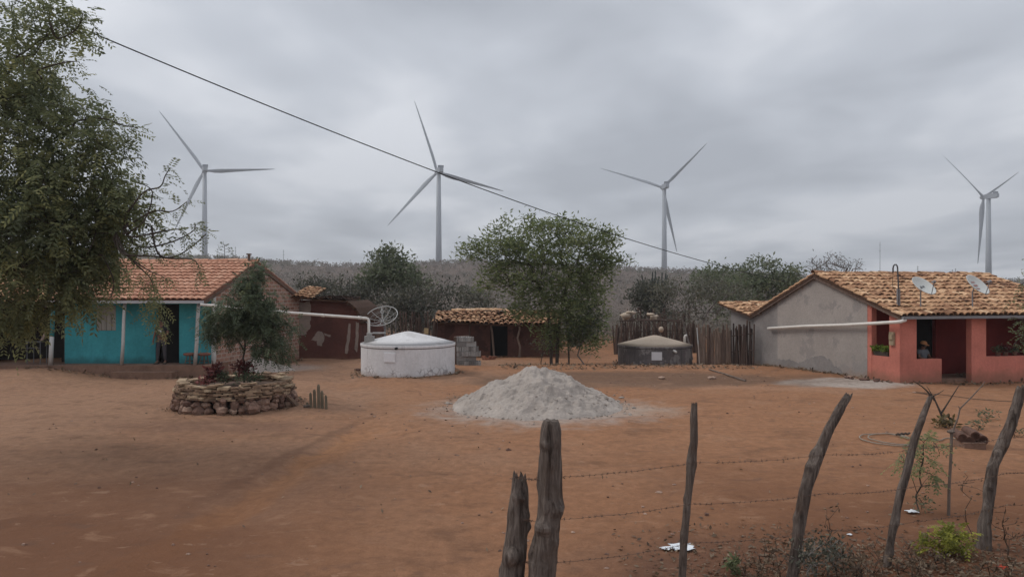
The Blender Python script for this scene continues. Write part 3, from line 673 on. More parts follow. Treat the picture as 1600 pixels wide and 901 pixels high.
    mb = MB(); f.slab(mb, V0 + .8, V1, 3.4, 3.55, 0, 3.4); f.slab(mb, V1 - .15, V1, .3, 3.4, 0, 2.5); f.slab(mb, V0, V0 + .8, TW + .9, TW + 1.04, 0, 2.7); mb.build('wall', plain('painted_shade_wall', (.022, .016, .014), .3), t2)  # near-black wall colour stands in for the veranda's deep shade
    mb = MB(); tile_roof(mb, f.p(LEN + .012, -.1, 2.60), f.u * 4.7, f.p(0, RT, 3.75) - f.p(0, -.1, 2.60), 24, 11, 1.2, seed=31, lo=.2, sag=.07)
    mb.build('tiled_roof', M_tile_old, t2)
    a = W(79, 568, 25.42); b = W(83.5, 470, 25.5); a.z = FZ - .02; mb = MB(); mb.tube([a, a.lerp(b, .45)], [.075, .072], 10); mb.build('porch_post', M_postpaint, t2, True)
    mb = MB(); mb.tube([a.lerp(b, .451), b], [.071, .066], 10); mb.build('post_top', M_teal, t2, True)
    mb = MB(); f.slab(mb, LEN + .012, LEN + 4.7, .05, .15, 2.45, 2.56); mb.build('eave_beam', M_stake, t2)
    return f, FZ
FT, FZ = teal_house()

# rain pipe from the teal house to the white cistern
CW = Vector((-3.83, 27.3, -.03))
mb = MB(); a = W(313, 475.5, 25.2); b = W(574, 497, 27.0); mb.tube([a, a.lerp(b, .5) - Vector((0, 0, .035)), b + Vector((-.05, 0, .0)), b + Vector((.02, 0, -.02)), b + Vector((.05, 0, -.09)), b + Vector((.055, 0, -.42)), b + Vector((.055, 0, -.72))], .05, 10)
for q in (.22, .46, .72, .95): c_ = a.lerp(b, q) - Vector((0, 0, .14 * q * (1 - q))); dq = (b - a).normalized(); mb.tube([c_ - dq * .06, c_ + dq * .06], .060, 10)
single("rain_pipe", mb, M_white_pipe, 'long white rain pipe running from the teal house to the white cistern', 'pipe', a, smooth=True)

# ------------------------------------------------------------------ dark daub shed behind the teal house
def daub_shed():
    d = 32.6; P = lambda px, py, dd=d: W(px, py, dd)
    t = thing('daub_shed', 'dark red daub shed with crumbling lime patches behind the brick gable', 'shed', P(513, 562))
    poly = [(462, 580), (462, 469), (500, 469), (535, 469), (546, 473), (554, 480), (560, 489), (563, 500), (563, 580)]
    mb = MB(); mb.prism([P(*q) for q in poly], (0, .25, 0)); mb.prism([P(563, 580) + Vector((0, .003, 0)), P(563, 500) + Vector((0, .003, 0)), P(563, 500, d + 4), P(563, 580, d + 4)], (.0, .0, 0.0)) if False else None
    mb.hexa([P(560, 580) + Vector((-.2, .252, 0)), P(563, 580) + Vector((0, .252, 0)), P(563, 580) + Vector((.35, 4, 0)), P(560, 580) + Vector((.1, 4, 0))],
            [P(560, 504) + Vector((-.2, .252, 0)), P(563, 504) + Vector((0, .252, 0)), P(563, 504) + Vector((.35, 4, 0)), P(560, 504) + Vector((.1, 4, 0))])
    mb.build('wall', M_adobe, t)
    def patch(pts, name='lime_patch', th=.012, m=M_lime_patch):
        mb = MB(); mb.prism([P(*q, d) - Vector((0, th, 0)) for q in pts], (0, th - .002, 0)); mb.build(name, m, t)
    rg = random.Random(5)
    def ragged(pts, n=5, j=1.6):
        out = []
        for i in range(len(pts)):
            a, b = pts[i], pts[(i + 1) % len(pts)]
            for k in range(n):
                u = k / n; out.append((a[0] + (b[0] - a[0]) * u + (rg.uniform(-j, j) if k else 0), a[1] + (b[1] - a[1]) * u + (rg.uniform(-j, j) if k else 0)))
        return out
    patch(ragged([(464, 471), (484, 471), (486, 500), (484, 514), (476, 522), (464, 524)]))
    patch(ragged([(492, 524), (497, 517), (503, 518), (507, 528), (503, 540), (497, 540), (495, 532), (486, 531)], 3, 1.))
    patch(ragged([(506, 520), (517, 523), (516, 526), (508, 524)], 3, .6))
    patch(ragged([(545, 505), (548, 506), (547, 530), (543, 552), (539, 552), (542, 525)], 4, .7)); patch(ragged([(556, 503), (561, 504), (560, 530), (558, 550), (554, 545), (556, 525)], 4, .6))
    mb = MB()
    a = P(486, 467.5, d - .25); b = P(541, 469, d - .25)
    tile_roof(mb, a, b - a, Vector((.1, 2.6, .10)), 10, 6, 1.3, seed=41, lo=-.15, hi=.12, sag=.08)
    c0 = P(540, 471, d - .15); c1 = P(566, 502, d - .15)
    mid = [(541, 470), (548, 474), (556, 481), (562, 490), (567, 502)]
    for q0, q1 in zip(mid[:-1], mid[1:]):
        x0, x1 = P(*q0, d - .15), P(*q1, d - .15); V = Vector((.25, 3.6, .0)); mb.hexa([x0 - Vector((0, 0, .14)), x1 - Vector((.1, 0, .1)), x1 + V - Vector((.1, 0, .1)), x0 + V - Vector((0, 0, .14))], [x0, x1, x1 + V, x0 + V], .05)
    mb.build('dark_roof', M_tile_old, t)  # roof tiles and curved edge tinted near black
    mb = MB(); a = P(456, 463, d - 1.2); b = P(487, 466.5, d - .3); tile_roof(mb, a, b - a, Vector((.05, 2.2, .42)), 5, 6, 1.2, seed=43, lo=.25, sag=.05); mb.build('tiled_roof', M_tile_old, t)
daub_shed()

# ------------------------------------------------------------------ small mud house in the middle
def mud_house():
    d = 39.7; P = lambda px, py, dd=d: W(px, py, dd)
    t = thing('mud_house', 'low mud hut with sagging barrel-tile roof and dark doorway', 'hut', P(770, 557))
    zb = -1.2; Y = d; X = lambda p: (p - CX) / FPX * d; ze = CAM_H - (504 - CY) / FPX * d
    mb = MB()
    def bx(x0, x1, y0, y1, z0, z1): mb.hexa([(x0, y0, z0), (x1, y0, z0), (x1, y1, z0), (x0, y1, z0)], [(x0, y0, z1), (x1, y0, z1), (x1, y1, z1), (x0, y1, z1)])
    zd = ze - .06
    bx(X(679), X(766), Y, Y + .25, zb, ze); bx(X(793), X(874), Y, Y + .25, zb, ze); bx(X(766), X(793), Y, Y + .25, zd, ze)
    bx(X(679), X(679) + .25, Y + .253, Y + 4.6, zb, ze); bx(X(874) - .25, X(874), Y + .253, Y + 4.6, zb, ze); bx(X(679), X(874), Y + 4.6, Y + 4.85, zb, ze)
    mb.build('wall', M_mud, t)
    mb = MB(); x0 = X(676); x1 = X(877); zr = CAM_H - (486 - CY) / FPX * (d + 2.3)
    tile_roof(mb, (x0, Y - .35, ze - .02), (x1 - x0, 0, -.06), (0, 2.7, zr - ze), 27, 7, 2.0, .85, seed=51, lo=.1, sag=.16)
    tile_roof(mb, (x1, Y + 5, ze - .02), (x0 - x1, 0, -.06), (0, -2.65, zr - ze), 27, 7, 2.0, .85, seed=52, lo=.1, sag=.16)
    ridge_tiles(mb, (X(700), Y + 2.36, zr + .04), (X(771), Y + 2.36, zr + .10), 9, .15, 3, .6); ridge_tiles(mb, (X(771), Y + 2.36, zr + .09), (X(822), Y + 2.36, zr - .04), 7, .15, 4, .6)
    mb.build('tiled_roof', M_tile_old, t)
    mb = MB(); bx(X(764), X(795), Y + .9, Y + .95, zb, ze - .1); mb.build('door', M_black, t)  # black sheet behind the opening, interior shade put into its colour
    mb = MB(); g0 = gh(X(772), Y - .3); mb.tube([(X(772.5), Y - .28, g0 - .1), (X(769), Y - .15, ze - .5), (X(766.5), Y - .08, ze - .05)], [.06, .055, .05], 7, .6); mb.build('door_pole', M_stake, t)
    mb = MB(); mb.tube([(X(811), Y - .30, g0 - .1), (X(812.5), Y - .3, g0 + .55), (X(808.5), Y - .28, g0 + 1.05), (X(812), Y - .26, ze - .35), (X(811), Y - .2, ze)], [.06, .055, .055, .05, .05], 7, .75); mb.build('crooked_post', M_stake, t)
    mb = MB(); mb.tube([(X(733), Y - .05, zb), (X(734), Y - .04, ze)], .045, 6, .35); mb.build('wall_post', M_stake, t)
mud_house()

# ------------------------------------------------------------------ cisterns
def cistern(c, Rr, zb, z1, z2, zap, mw, ml, label, plaque_a, plaque, stub):
    t = thing('water_cistern', label, 'cistern', (c.x, c.y, zb))
    mb = MB(); mb.lathe((c.x, c.y, 0), [(Rr * 1.012, zb - .5), (Rr, zb + .12), (Rr, z1)], 64); mb.build('wall', mw, t, False)
    mb = MB(); mb.lathe((c.x, c.y, 0), [(Rr + .003, z1 - .014), (Rr + .004, z1 + .003)], 64); mb.build('joint', M_black, t)
    mb = MB(); mb.lathe((c.x, c.y, 0), [(Rr + .005, z1 + .004), (Rr + .022, z1 + .02), (Rr + .022, z2 - .015), (Rr + .01, z2)], 64); mb.build('rim', mw, t)
    k = zap - z2; mb = MB(); mb.lathe((c.x, c.y, 0), [(Rr + .005, z2 + .002), (Rr * .72, z2 + k * .31), (Rr * .4, z2 + k * .65), (Rr * .17, z2 + k * .89), (Rr * .06, z2 + k * .985), (0, z2 + k * 1.0)], 48); mb.build('lid', ml, t, True)
    a, w, zlo, zhi, mp = plaque_a; n = Vector((math.sin(a), -math.cos(a), 0)); r = Vector((math.cos(a), math.sin(a), 0)); o = Vector((c.x, c.y, 0)) + n * (Rr - .015)
    mb = MB(); mb.hexa([o - r * w / 2 + Vector((0, 0, zlo)), o + r * w / 2 + Vector((0, 0, zlo)), o + r * w / 2 - n * .1 + Vector((0, 0, zlo)), o - r * w / 2 - n * .1 + Vector((0, 0, zlo))][::-1], [o - r * w / 2 + Vector((0, 0, zhi)), o + r * w / 2 + Vector((0, 0, zhi)), o + r * w / 2 - n * .1 + Vector((0, 0, zhi)), o - r * w / 2 - n * .1 + Vector((0, 0, zhi))][::-1])
    for q in mb.v[:]: pass
    mb.v = [tuple(Vector(q) + n * .045) for q in mb.v]; mb.build('plaque', mp, t)
    return t
M_plaque_a = plain('limewashed_plaque', (.68, .67, .68), .05, 4, .8); M_plaque_b = plain('white_plaque', (.62, .60, .60), .05, 4, .7)
tw = cistern(CW, 1.715, -.03, 1.0, 1.11, 1.52, M_white_lime, M_white_lid, 'white limewashed round cistern with cone lid', (R(-14), .42, .55, .86, M_plaque_a), None, None)
mb = MB(); p = Vector((CW.x - 1.33, CW.y - .55, 1.11)); mb.box(p + Vector((0, 0, .13)), .32, .3, .28); mb.lathe(p + Vector((0, 0, .26)), [(.10, 0), (.10, .12), (.07, .14)], 12); mb.build('filter_box', M_block, tw)
mb = MB(); a_ = R(-5); n = Vector((math.sin(a_), -math.cos(a_), 0)); o = Vector((CW.x, CW.y, 1.03)) + n * 1.76; mb.tube([o, o + n * .14], .045, 8); mb.build('overflow_spout', M_black, tw)
mb = MB()                                                     # dark weather cracks low on the wall
def crackmat():
    m = NT('sooty_scrawl'); return m.done((.20, .19, .19), .95)
CG = Vector((6.76, 35.0, -.5))
tg = cistern(CG, 1.73, -.5, .36, .46, .89, M_dirty_conc, M_sand_lid, 'blackened concrete cistern with sandy cone lid', (R(-8), .46, -.13, .24, M_plaque_b), None, None)
mb = MB(); p = Vector((CG.x + 1.35, CG.y - .3, .5)); mb.tube([p, p + Vector((0, 0, .33)), p + Vector((.02, 0, .38)), p + Vector((.1, 0, .40))], .06, 8); mb.build('pipe_stub', M_white_pipe, tg, True)
mb = MB(); a_ = R(18); n = Vector((math.sin(a_), -math.cos(a_), 0)); o = Vector((CG.x, CG.y, .30)) + n * 1.70; mb.tube([o, o + n * .25 - Vector((0, 0, .05))], .055, 8); mb.build('overflow_spout', M_white_pipe, tg, True)

# ------------------------------------------------------------------ trees
def skeleton(trunks, targets, step=.35, bow=.10, seed=1, reuse=.55):
    """connect leaf targets to the nearest wood, nearest first; returns node positions and parents"""
    rg = np.random.default_rng(seed); pos = []; par = []
    for tr in trunks:
        prev = -1
        pts = [np.array(tr[0], float)]
        for a, b in zip(tr[:-1], tr[1:]):
            a = np.array(a, float); b = np.array(b, float); k = max(1, int(np.linalg.norm(b - a) / step))
            for i in range(1, k + 1): pts.append(a + (b - a) * i / k + rg.normal(0, .012, 3))
        for p in pts: pos.append(p); par.append(prev); prev = len(pos) - 1
    tips = []
    tops = np.array([np.array(tr[-1], float) for tr in trunks])
    T = np.asarray(targets, float); dd = np.min(np.linalg.norm(T[:, None] - tops[None], axis=2), axis=1); T = T[np.argsort(dd)]
    nroot = len(pos)
    depth = [0.0] * nroot
    base_h_ = np.array(trunks[0][0])[2]; frac = np.array([p[2] for p in pos]); low = frac.min() + (frac.max() - frac.min()) * reuse
    for p in T:
        A = np.array(pos); d = np.linalg.norm(A - p, axis=1) + np.array(depth) * .25
        d[:nroot] += np.where(frac < low, 50, 0); d += np.where(A[:, 2] > p[2] + .4, .5, 0)
        j = int(np.argmin(d)); a = A[j]; L = np.linalg.norm(p - a); k = max(1, int(L / step)); prev = j
        b1 = rg.normal(0, bow, 3) * L; b1[2] = abs(b1[2])
        for i in range(1, k + 1):
            u = i / k; q = a + (p - a) * u + b1 * 4 * u * (1 - u) * .5 + (rg.normal(0, .03, 3) * step if i < k else 0)
            pos.append(q); par.append(prev); depth.append(depth[prev] + L / k); prev = len(pos) - 1
        tips.append(prev)
    return np.array(pos), np.array(par), np.array(tips)
def wood(mb, pos, par, r_tip, r_max, p=2.3, tint=.5):
    n = len(pos); ch = [[] for _ in range(n)]
    for i, q in enumerate(par):
        if q >= 0: ch[q].append(i)
    rp = np.zeros(n)
    for i in range(n - 1, -1, -1): rp[i] = r_tip ** p if not ch[i] else sum(rp[c] for c in ch[i])
    rad = rp ** (1 / p); rad = np.minimum(rad * 1.0, r_max) if rad.max() < r_max * 1.6 else r_tip + (rad - r_tip) * (r_max - r_tip) / (rad.max() - r_tip)
    starts = [(i, None) for i in range(n) if par[i] < 0]
    while starts:
        i, fr = starts.pop(); path = [fr, i] if fr is not None else [i]; k = i
        while ch[k]:
            c = sorted(ch[k], key=lambda q: -rp[q]); starts += [(q, k) for q in c[1:]]; k = c[0]; path.append(k)
        if len(path) < 2: continue
        rr = [rad[q] for q in path]
        if fr is not None: rr[0] = min(rr[0], rr[1] * 1.1)
        m = 8 if max(rr) > .05 else (5 if max(rr) > .015 else 3)
        mb.tube([pos[q] for q in path], rr, m, tint, cap=True, wob=.08 if m == 8 else 0, seed=i)
def pin_leaves(tips, dirs, n_leaf, L, pairs, lw, droop=.5, spread=.35, tb=.5, ts=.2, zt=None):
    """pinnate leaves round the twig ends: pairs of leaflets along a drooping midrib"""
    k = len(tips) * n_leaf; base = np.repeat(tips, n_leaf, 0) + RNG.normal(0, spread, (k, 3)); d = unit(np.repeat(dirs, n_leaf, 0) * .5 + rdir(k) + np.array([0, 0, -droop]))
    up = np.array([0, 0, 1.0]) + RNG.normal(0, .3, (k, 3)); s = unit(np.cross(d, up)); nrm = np.cross(s, d); Ls = L * RNG.uniform(.7, 1.25, k)
    Bs, Ds, Ss, LL, WW, TT = [], [], [], [], [], []
    tv = np.clip(np.repeat(tb + RNG.normal(0, ts * .7, len(tips)), n_leaf) + RNG.normal(0, ts, k), 0, 1)
    for j in range(pairs):
        u = (j + 1) / pairs
        for sg in (-1, 1):
            dd = unit(s * sg * .9 + d * .55 - np.array([0, 0, .35]) + RNG.normal(0, .12, (k, 3))); Bs.append(base + d * Ls[:, None] * u - np.array([0, 0, 1]) * (Ls * u * u * .3)[:, None]); Ds.append(dd)
            Ss.append(unit(np.cross(dd, nrm + RNG.normal(0, .35, (k, 3))))); LL.append(Ls * lw[0] * (1 - .35 * abs(u - .5))); WW.append(Ls * lw[1]); TT.append(np.clip(tv + RNG.normal(0, .07, k), 0, 1))
    V, Fc = quads(np.concatenate(Bs), np.concatenate(Ds), np.concatenate(Ss), np.concatenate(LL), np.concatenate(WW)); return V, Fc, np.concatenate(TT)
def simple_leaves(tips, dirs, n_leaf, L, w, spread=.3, zs=.8, zb=.1, tb=.5, ts=.2):
    k = len(tips) * n_leaf; base = np.repeat(tips, n_leaf, 0) + RNG.normal(0, 1, (k, 3)) * spread * np.array([1, 1, .6]); d = unit(np.repeat(dirs, n_leaf, 0) * .5 + rdir(k, zs, zb)); s = unit(np.cross(d, rdir(k)))
    Ls = L * RNG.uniform(.6, 1.4, k); V, Fc = quads(base, d, s, Ls, Ls * w)
    t = np.clip(np.repeat(tb + RNG.normal(0, ts * .7, len(tips)), n_leaf) + RNG.normal(0, ts, k), 0, 1); return V, Fc, t
def in_blobs(blobs, shell=.5):           # blobs: (centre, (rx,ry,rz), count); points denser towards the outside
    out = []
    for c, r, n in blobs:
        q = rdir(n) * (RNG.random(n) ** shell)[:, None]; out.append(np.array(c) + q * np.array(r))
    return np.concatenate(out)
def tree(name, label, cat, trunks, blobs, leaf, wood_mat=None, leaf_mat=None, r_tip=.008, r_max=.16, step=.35, bow=.1, group=None, shell=.5, seed=1, reuse=.55, extra=None):
    base = on_ground(trunks[0][0]); t = thing(name, label, cat, base, group)
    T = in_blobs(blobs, shell); pos, par, tips = skeleton(trunks, T, step, bow, seed, reuse)
    if extra is not None: pos, par, tips = extra(pos, par, tips)
    mb = MB(); wood(mb, pos, par, r_tip, r_max); mb.build('trunk', wood_mat or M_bark, t, True)
    if leaf:
        d = unit(pos[tips] - pos[par[tips]] + 1e-6); V, Fc, tt = leaf(pos[tips], d)
        link_mesh('crown', V, Fc, leaf_mat, t, base, tt); ORG
    return t
def blob_px(px, py, d, rx, rz, n, ry=None):   # crown mass given by its centre on the photo and half sizes in photo pixels
    k = d / FPX; return (W(px, py, d), (rx * k, (ry if ry else rx * k), rz * k), n)

def smooth_path(P, n=5):
    out = []
    for i in range(len(P) - 1):
        a, b, c, d = P[max(0, i - 1)], P[i], P[i + 1], P[min(len(P) - 1, i + 2)]
        for k in range(n):
            t = k / n; out.append(.5 * ((2 * b) + (c - a) * t + (2 * a - 5 * b + 4 * c - d) * t * t + (3 * b - a - 3 * c + d) * t ** 3))
    return out + [P[-1]]
# the big tree at the left edge, nearest the camera
def neem():
    d = 14.0
    base = on_ground((-11.6, 14.2)); B = np.array(base)
    trunks = [[B - [0, 0, .3], B + [.1, 0, 1.6], B + [.5, .1, 3.2], B + [1.0, 0, 4.6], B + [1.5, -.1, 6.2]],
              [B + [.2, 0, 1.7], B + [1.1, -.4, 2.8], B + [2.2, -.5, 3.4], B + [3.2, -.4, 3.7]]]
    bl = [blob_px(20, 90, d, 72, 90, 60, 1.6), blob_px(55, 200, d, 92, 80, 80, 1.5), blob_px(90, 290, d, 95, 70, 80, 1.4), blob_px(40, 360, d, 120, 80, 120, 1.5),
          blob_px(140, 345, d, 70, 66, 62, 1.2), blob_px(70, 412, d, 112, 34, 64, 1.3), blob_px(8, 488, d, 52, 24, 28, .9), blob_px(150, 215, d, 32, 50, 22, .8), blob_px(175, 300, d, 34, 38, 18, .7),
          blob_px(110, 445, d, 38, 20, 18, .8), blob_px(130, 472, d, 16, 16, 5, .5), blob_px(205, 345, d, 36, 30, 10, .6), blob_px(-60, 180, d, 90, 200, 50, 1.4), blob_px(105, 40, d, 22, 30, 6, .6), blob_px(70, 20, d, 60, 30, 14, .9)]
    t = thing('neem_tree', 'large leafy tree at the left edge hanging over the teal house', 'tree', base)
    T = in_blobs(bl, .45); pos, par, tips = skeleton(trunks, T, .3, .1, 3, .4)
    trunk_mb = MB(); wood(trunk_mb, pos, par, .007, .19)
    dr = unit(pos[tips] - pos[par[tips]] + 1e-6); V, Fc, tt = pin_leaves(pos[tips], dr, 8, .34, 6, (.34, .115), .5, .18, .45, .26)
    link_mesh('crown', V, Fc, M_leaf_neem, t, base, tt)
    # long thin outer twigs with few leaves reaching to the right, and leaf sprays hanging in front of the house
    paths = [[(200, 330), (225, 300), (250, 292), (258, 275), (266, 262)], [(200, 352), (240, 330), (270, 330), (292, 315)], [(205, 370), (250, 362), (276, 358), (283, 360)],
             [(190, 395), (240, 400), (268, 402), (290, 392), (315, 372), (322, 365)], [(195, 365), (225, 345), (238, 300), (215, 285)], [(120, 190), (160, 185), (190, 195), (215, 200)], [(215, 385), (262, 380), (300, 362), (305, 350)],
             [(90, 60), (120, 45), (130, 20)], [(180, 380), (215, 415), (235, 435), (242, 460)], [(160, 400), (178, 440), (170, 470)], [(250, 399), (300, 405), (312, 420)], [(196, 395), (228, 420), (255, 432)], [(60, 110), (100, 98), (124, 96)]]
    mb = trunk_mb; tp = []; td = []; rg = random.Random(4)
    for pth in paths:
        P = []
        for i, q in enumerate(pth): P.append(W(q[0], q[1], d - .3 + rg.uniform(-.15, .15)))
        j = int(np.argmin(np.linalg.norm(pos - np.array(P[0]), axis=1))); Q = smooth_path([Vector(pos[j])] + P); mb.tube(Q, [.022 - .015 * i / (len(Q) - 1) for i in range(len(Q))], 5)
        for i in range(1, len(P)):
            for u in ((.5, 1.) if i < len(P) - 1 else (.4, .8, 1.0, 1.0)):
                tp.append(P[i - 1].lerp(P[i], u)); td.append((P[i] - P[i - 1]).normalized())
    mb.build('trunk', M_bark, t, True)
    V, Fc, tt = pin_leaves(np.array(tp), np.array(td), 2, .24, 5, (.32, .10), .4, .02, .45, .2); link_mesh('outer_leaves', V, Fc, M_leaf_neem, t, base, tt)
    hang = np.array([W(x + rg.uniform(-9, 9), y + rg.uniform(-10, 10), d - .4) for x, y, k in ((240, 470, 6), (246, 492, 7), (252, 505, 5), (234, 455, 5), (225, 437, 4), (165, 465, 4), (205, 430, 3)) for _ in range(k)])
    V, Fc, tt = pin_leaves(hang, np.tile([0, 0, -1.0], (len(hang), 1)), 3, .24, 5, (.32, .09), .5, .06, .62, .18); link_mesh('hanging_leaves', V, Fc, M_leaf_neem, t, base, tt)
neem()

# leafy mesquite in the middle of the yard
def mesquite():
    d = 34.0; g = lambda px: np.array(on_ground(((px - CX) / FPX * d, d)))
    a, b, c = g(862), g(870), g(889); z = np.array([0, 0, 1.0])
    trunks = [[a - .2 * z, W(860, 520, d), W(856, 480, d), W(840, 440, d)], [b - .2 * z, W(872, 520, d + .2), W(880, 470, d + .3), W(890, 430, d + .3)], [c - .2 * z, W(888, 530, d + .8), W(884, 490, d + 1), W(905, 450, d + 1)]]
    bl = [blob_px(850, 352, d, 85, 18, 70, 1.8), blob_px(800, 382, d, 70, 26, 80, 1.7), blob_px(905, 375, d, 65, 26, 75, 1.7), blob_px(855, 395, d, 95, 34, 130, 2.0), blob_px(740, 392, d, 28, 14, 22, .8), blob_px(958, 405, d, 30, 14, 18, .9), blob_px(945, 372, d, 26, 16, 18, .8),
          blob_px(860, 440, d, 88, 36, 130, 1.8), blob_px(895, 480, d, 62, 34, 95, 1.5), blob_px(920, 440, d, 42, 45, 60, 1.3), blob_px(888, 525, d, 40, 26, 46, 1.1), blob_px(858, 522, d, 24, 22, 22, .9), blob_px(925, 535, d, 26, 18, 22, .8), blob_px(775, 435, d, 32, 26, 34, 1.0), blob_px(845, 485, d, 50, 22, 40, 1.2), blob_px(915, 505, d, 32, 18, 26, .9), blob_px(940, 420, d, 36, 30, 34, 1.0), blob_px(790, 412, d, 40, 26, 34, 1.0), blob_px(820, 460, d, 40, 28, 30, 1.0)]
    tree('mesquite_tree', 'broad feathery green tree with several stems beside the mud hut', 'tree', trunks, bl, lambda p, dd: simple_leaves(p, dd, 24, .19, .30, .22, .5, .1, .5, .22), M_bark, M_leaf_feather, .008, .12, .4, .09, seed=5, reuse=.35)
    # low bush under it
    q = g(915); k = [[q - .1 * z, q + .35 * z + [(-.05), 0, 0]], [q, q + [.25, 0, .55]], [q, q + [-.35, .1, .5]]]
    tree('yard_bush', 'upright green bush with pale bare stems below the feathery tree', 'bush', k, [blob_px(908, 515, d - .3, 30, 26, 50, .7), blob_px(925, 500, d - .3, 24, 22, 30, .6), blob_px(895, 540, d - .3, 22, 14, 12, .5)], lambda p, dd: simple_leaves(p, dd, 16, .14, .35, .12, .8, .2, .35, .2), M_greybark, M_leaf_shrub, .007, .035, .25, .1, seed=6, reuse=.2)
    q = np.array(on_ground(((846 - CX) / FPX * 33, 33)))
    tree('twiggy_bush', 'thin twiggy grey bush in front of the mud hut wall', 'bush', [[q - .1 * z, q + .2 * z]], [blob_px(846, 540, 33, 22, 18, 40, .5)], lambda p, dd: simple_leaves(p, dd, 3, .10, .35, .10, .8, .2, .4, .2), M_drytwig, M_leaf_dull, .007, .02, .2, .1, seed=8, reuse=.2)
mesquite()

# young tree growing in the stone planter
PLC = Vector((-7.31, 19.6, 0)); PLR = 1.42; SOIL = .50
def planter_tree():
    d = 19.6; b = np.array(W(382, 592, d)); b[2] = SOIL
    trunks = [[b - [0, 0, .15], W(381, 560, d), W(383, 535, d), W(384, 515, d)], [W(382, 548, d), W(372, 532, d), W(362, 520, d)], [W(383, 540, d), W(395, 528, d), W(405, 512, d)]]
    bl = [blob_px(392, 445, d, 30, 24, 40, .6), blob_px(385, 480, d, 55, 26, 80, .8), blob_px(350, 505, d, 36, 24, 40, .6), blob_px(420, 505, d, 42, 26, 55, .7), blob_px(425, 540, d, 32, 18, 28, .5), blob_px(385, 505, d, 40, 20, 40, .6), blob_px(330, 520, d, 18, 14, 10, .4), blob_px(398, 422, d, 14, 10, 8, .3)]
    tree('young_neem', 'young blue-green leafy tree growing in the stone planter', 'tree', trunks, bl, lambda p, dd: pin_leaves(p, dd, 9, .23, 6, (.34, .12), .5, .10, .45, .2), M_bark, M_leaf_blue, .005, .05, .2, .09, seed=9, reuse=.5)
planter_tree()

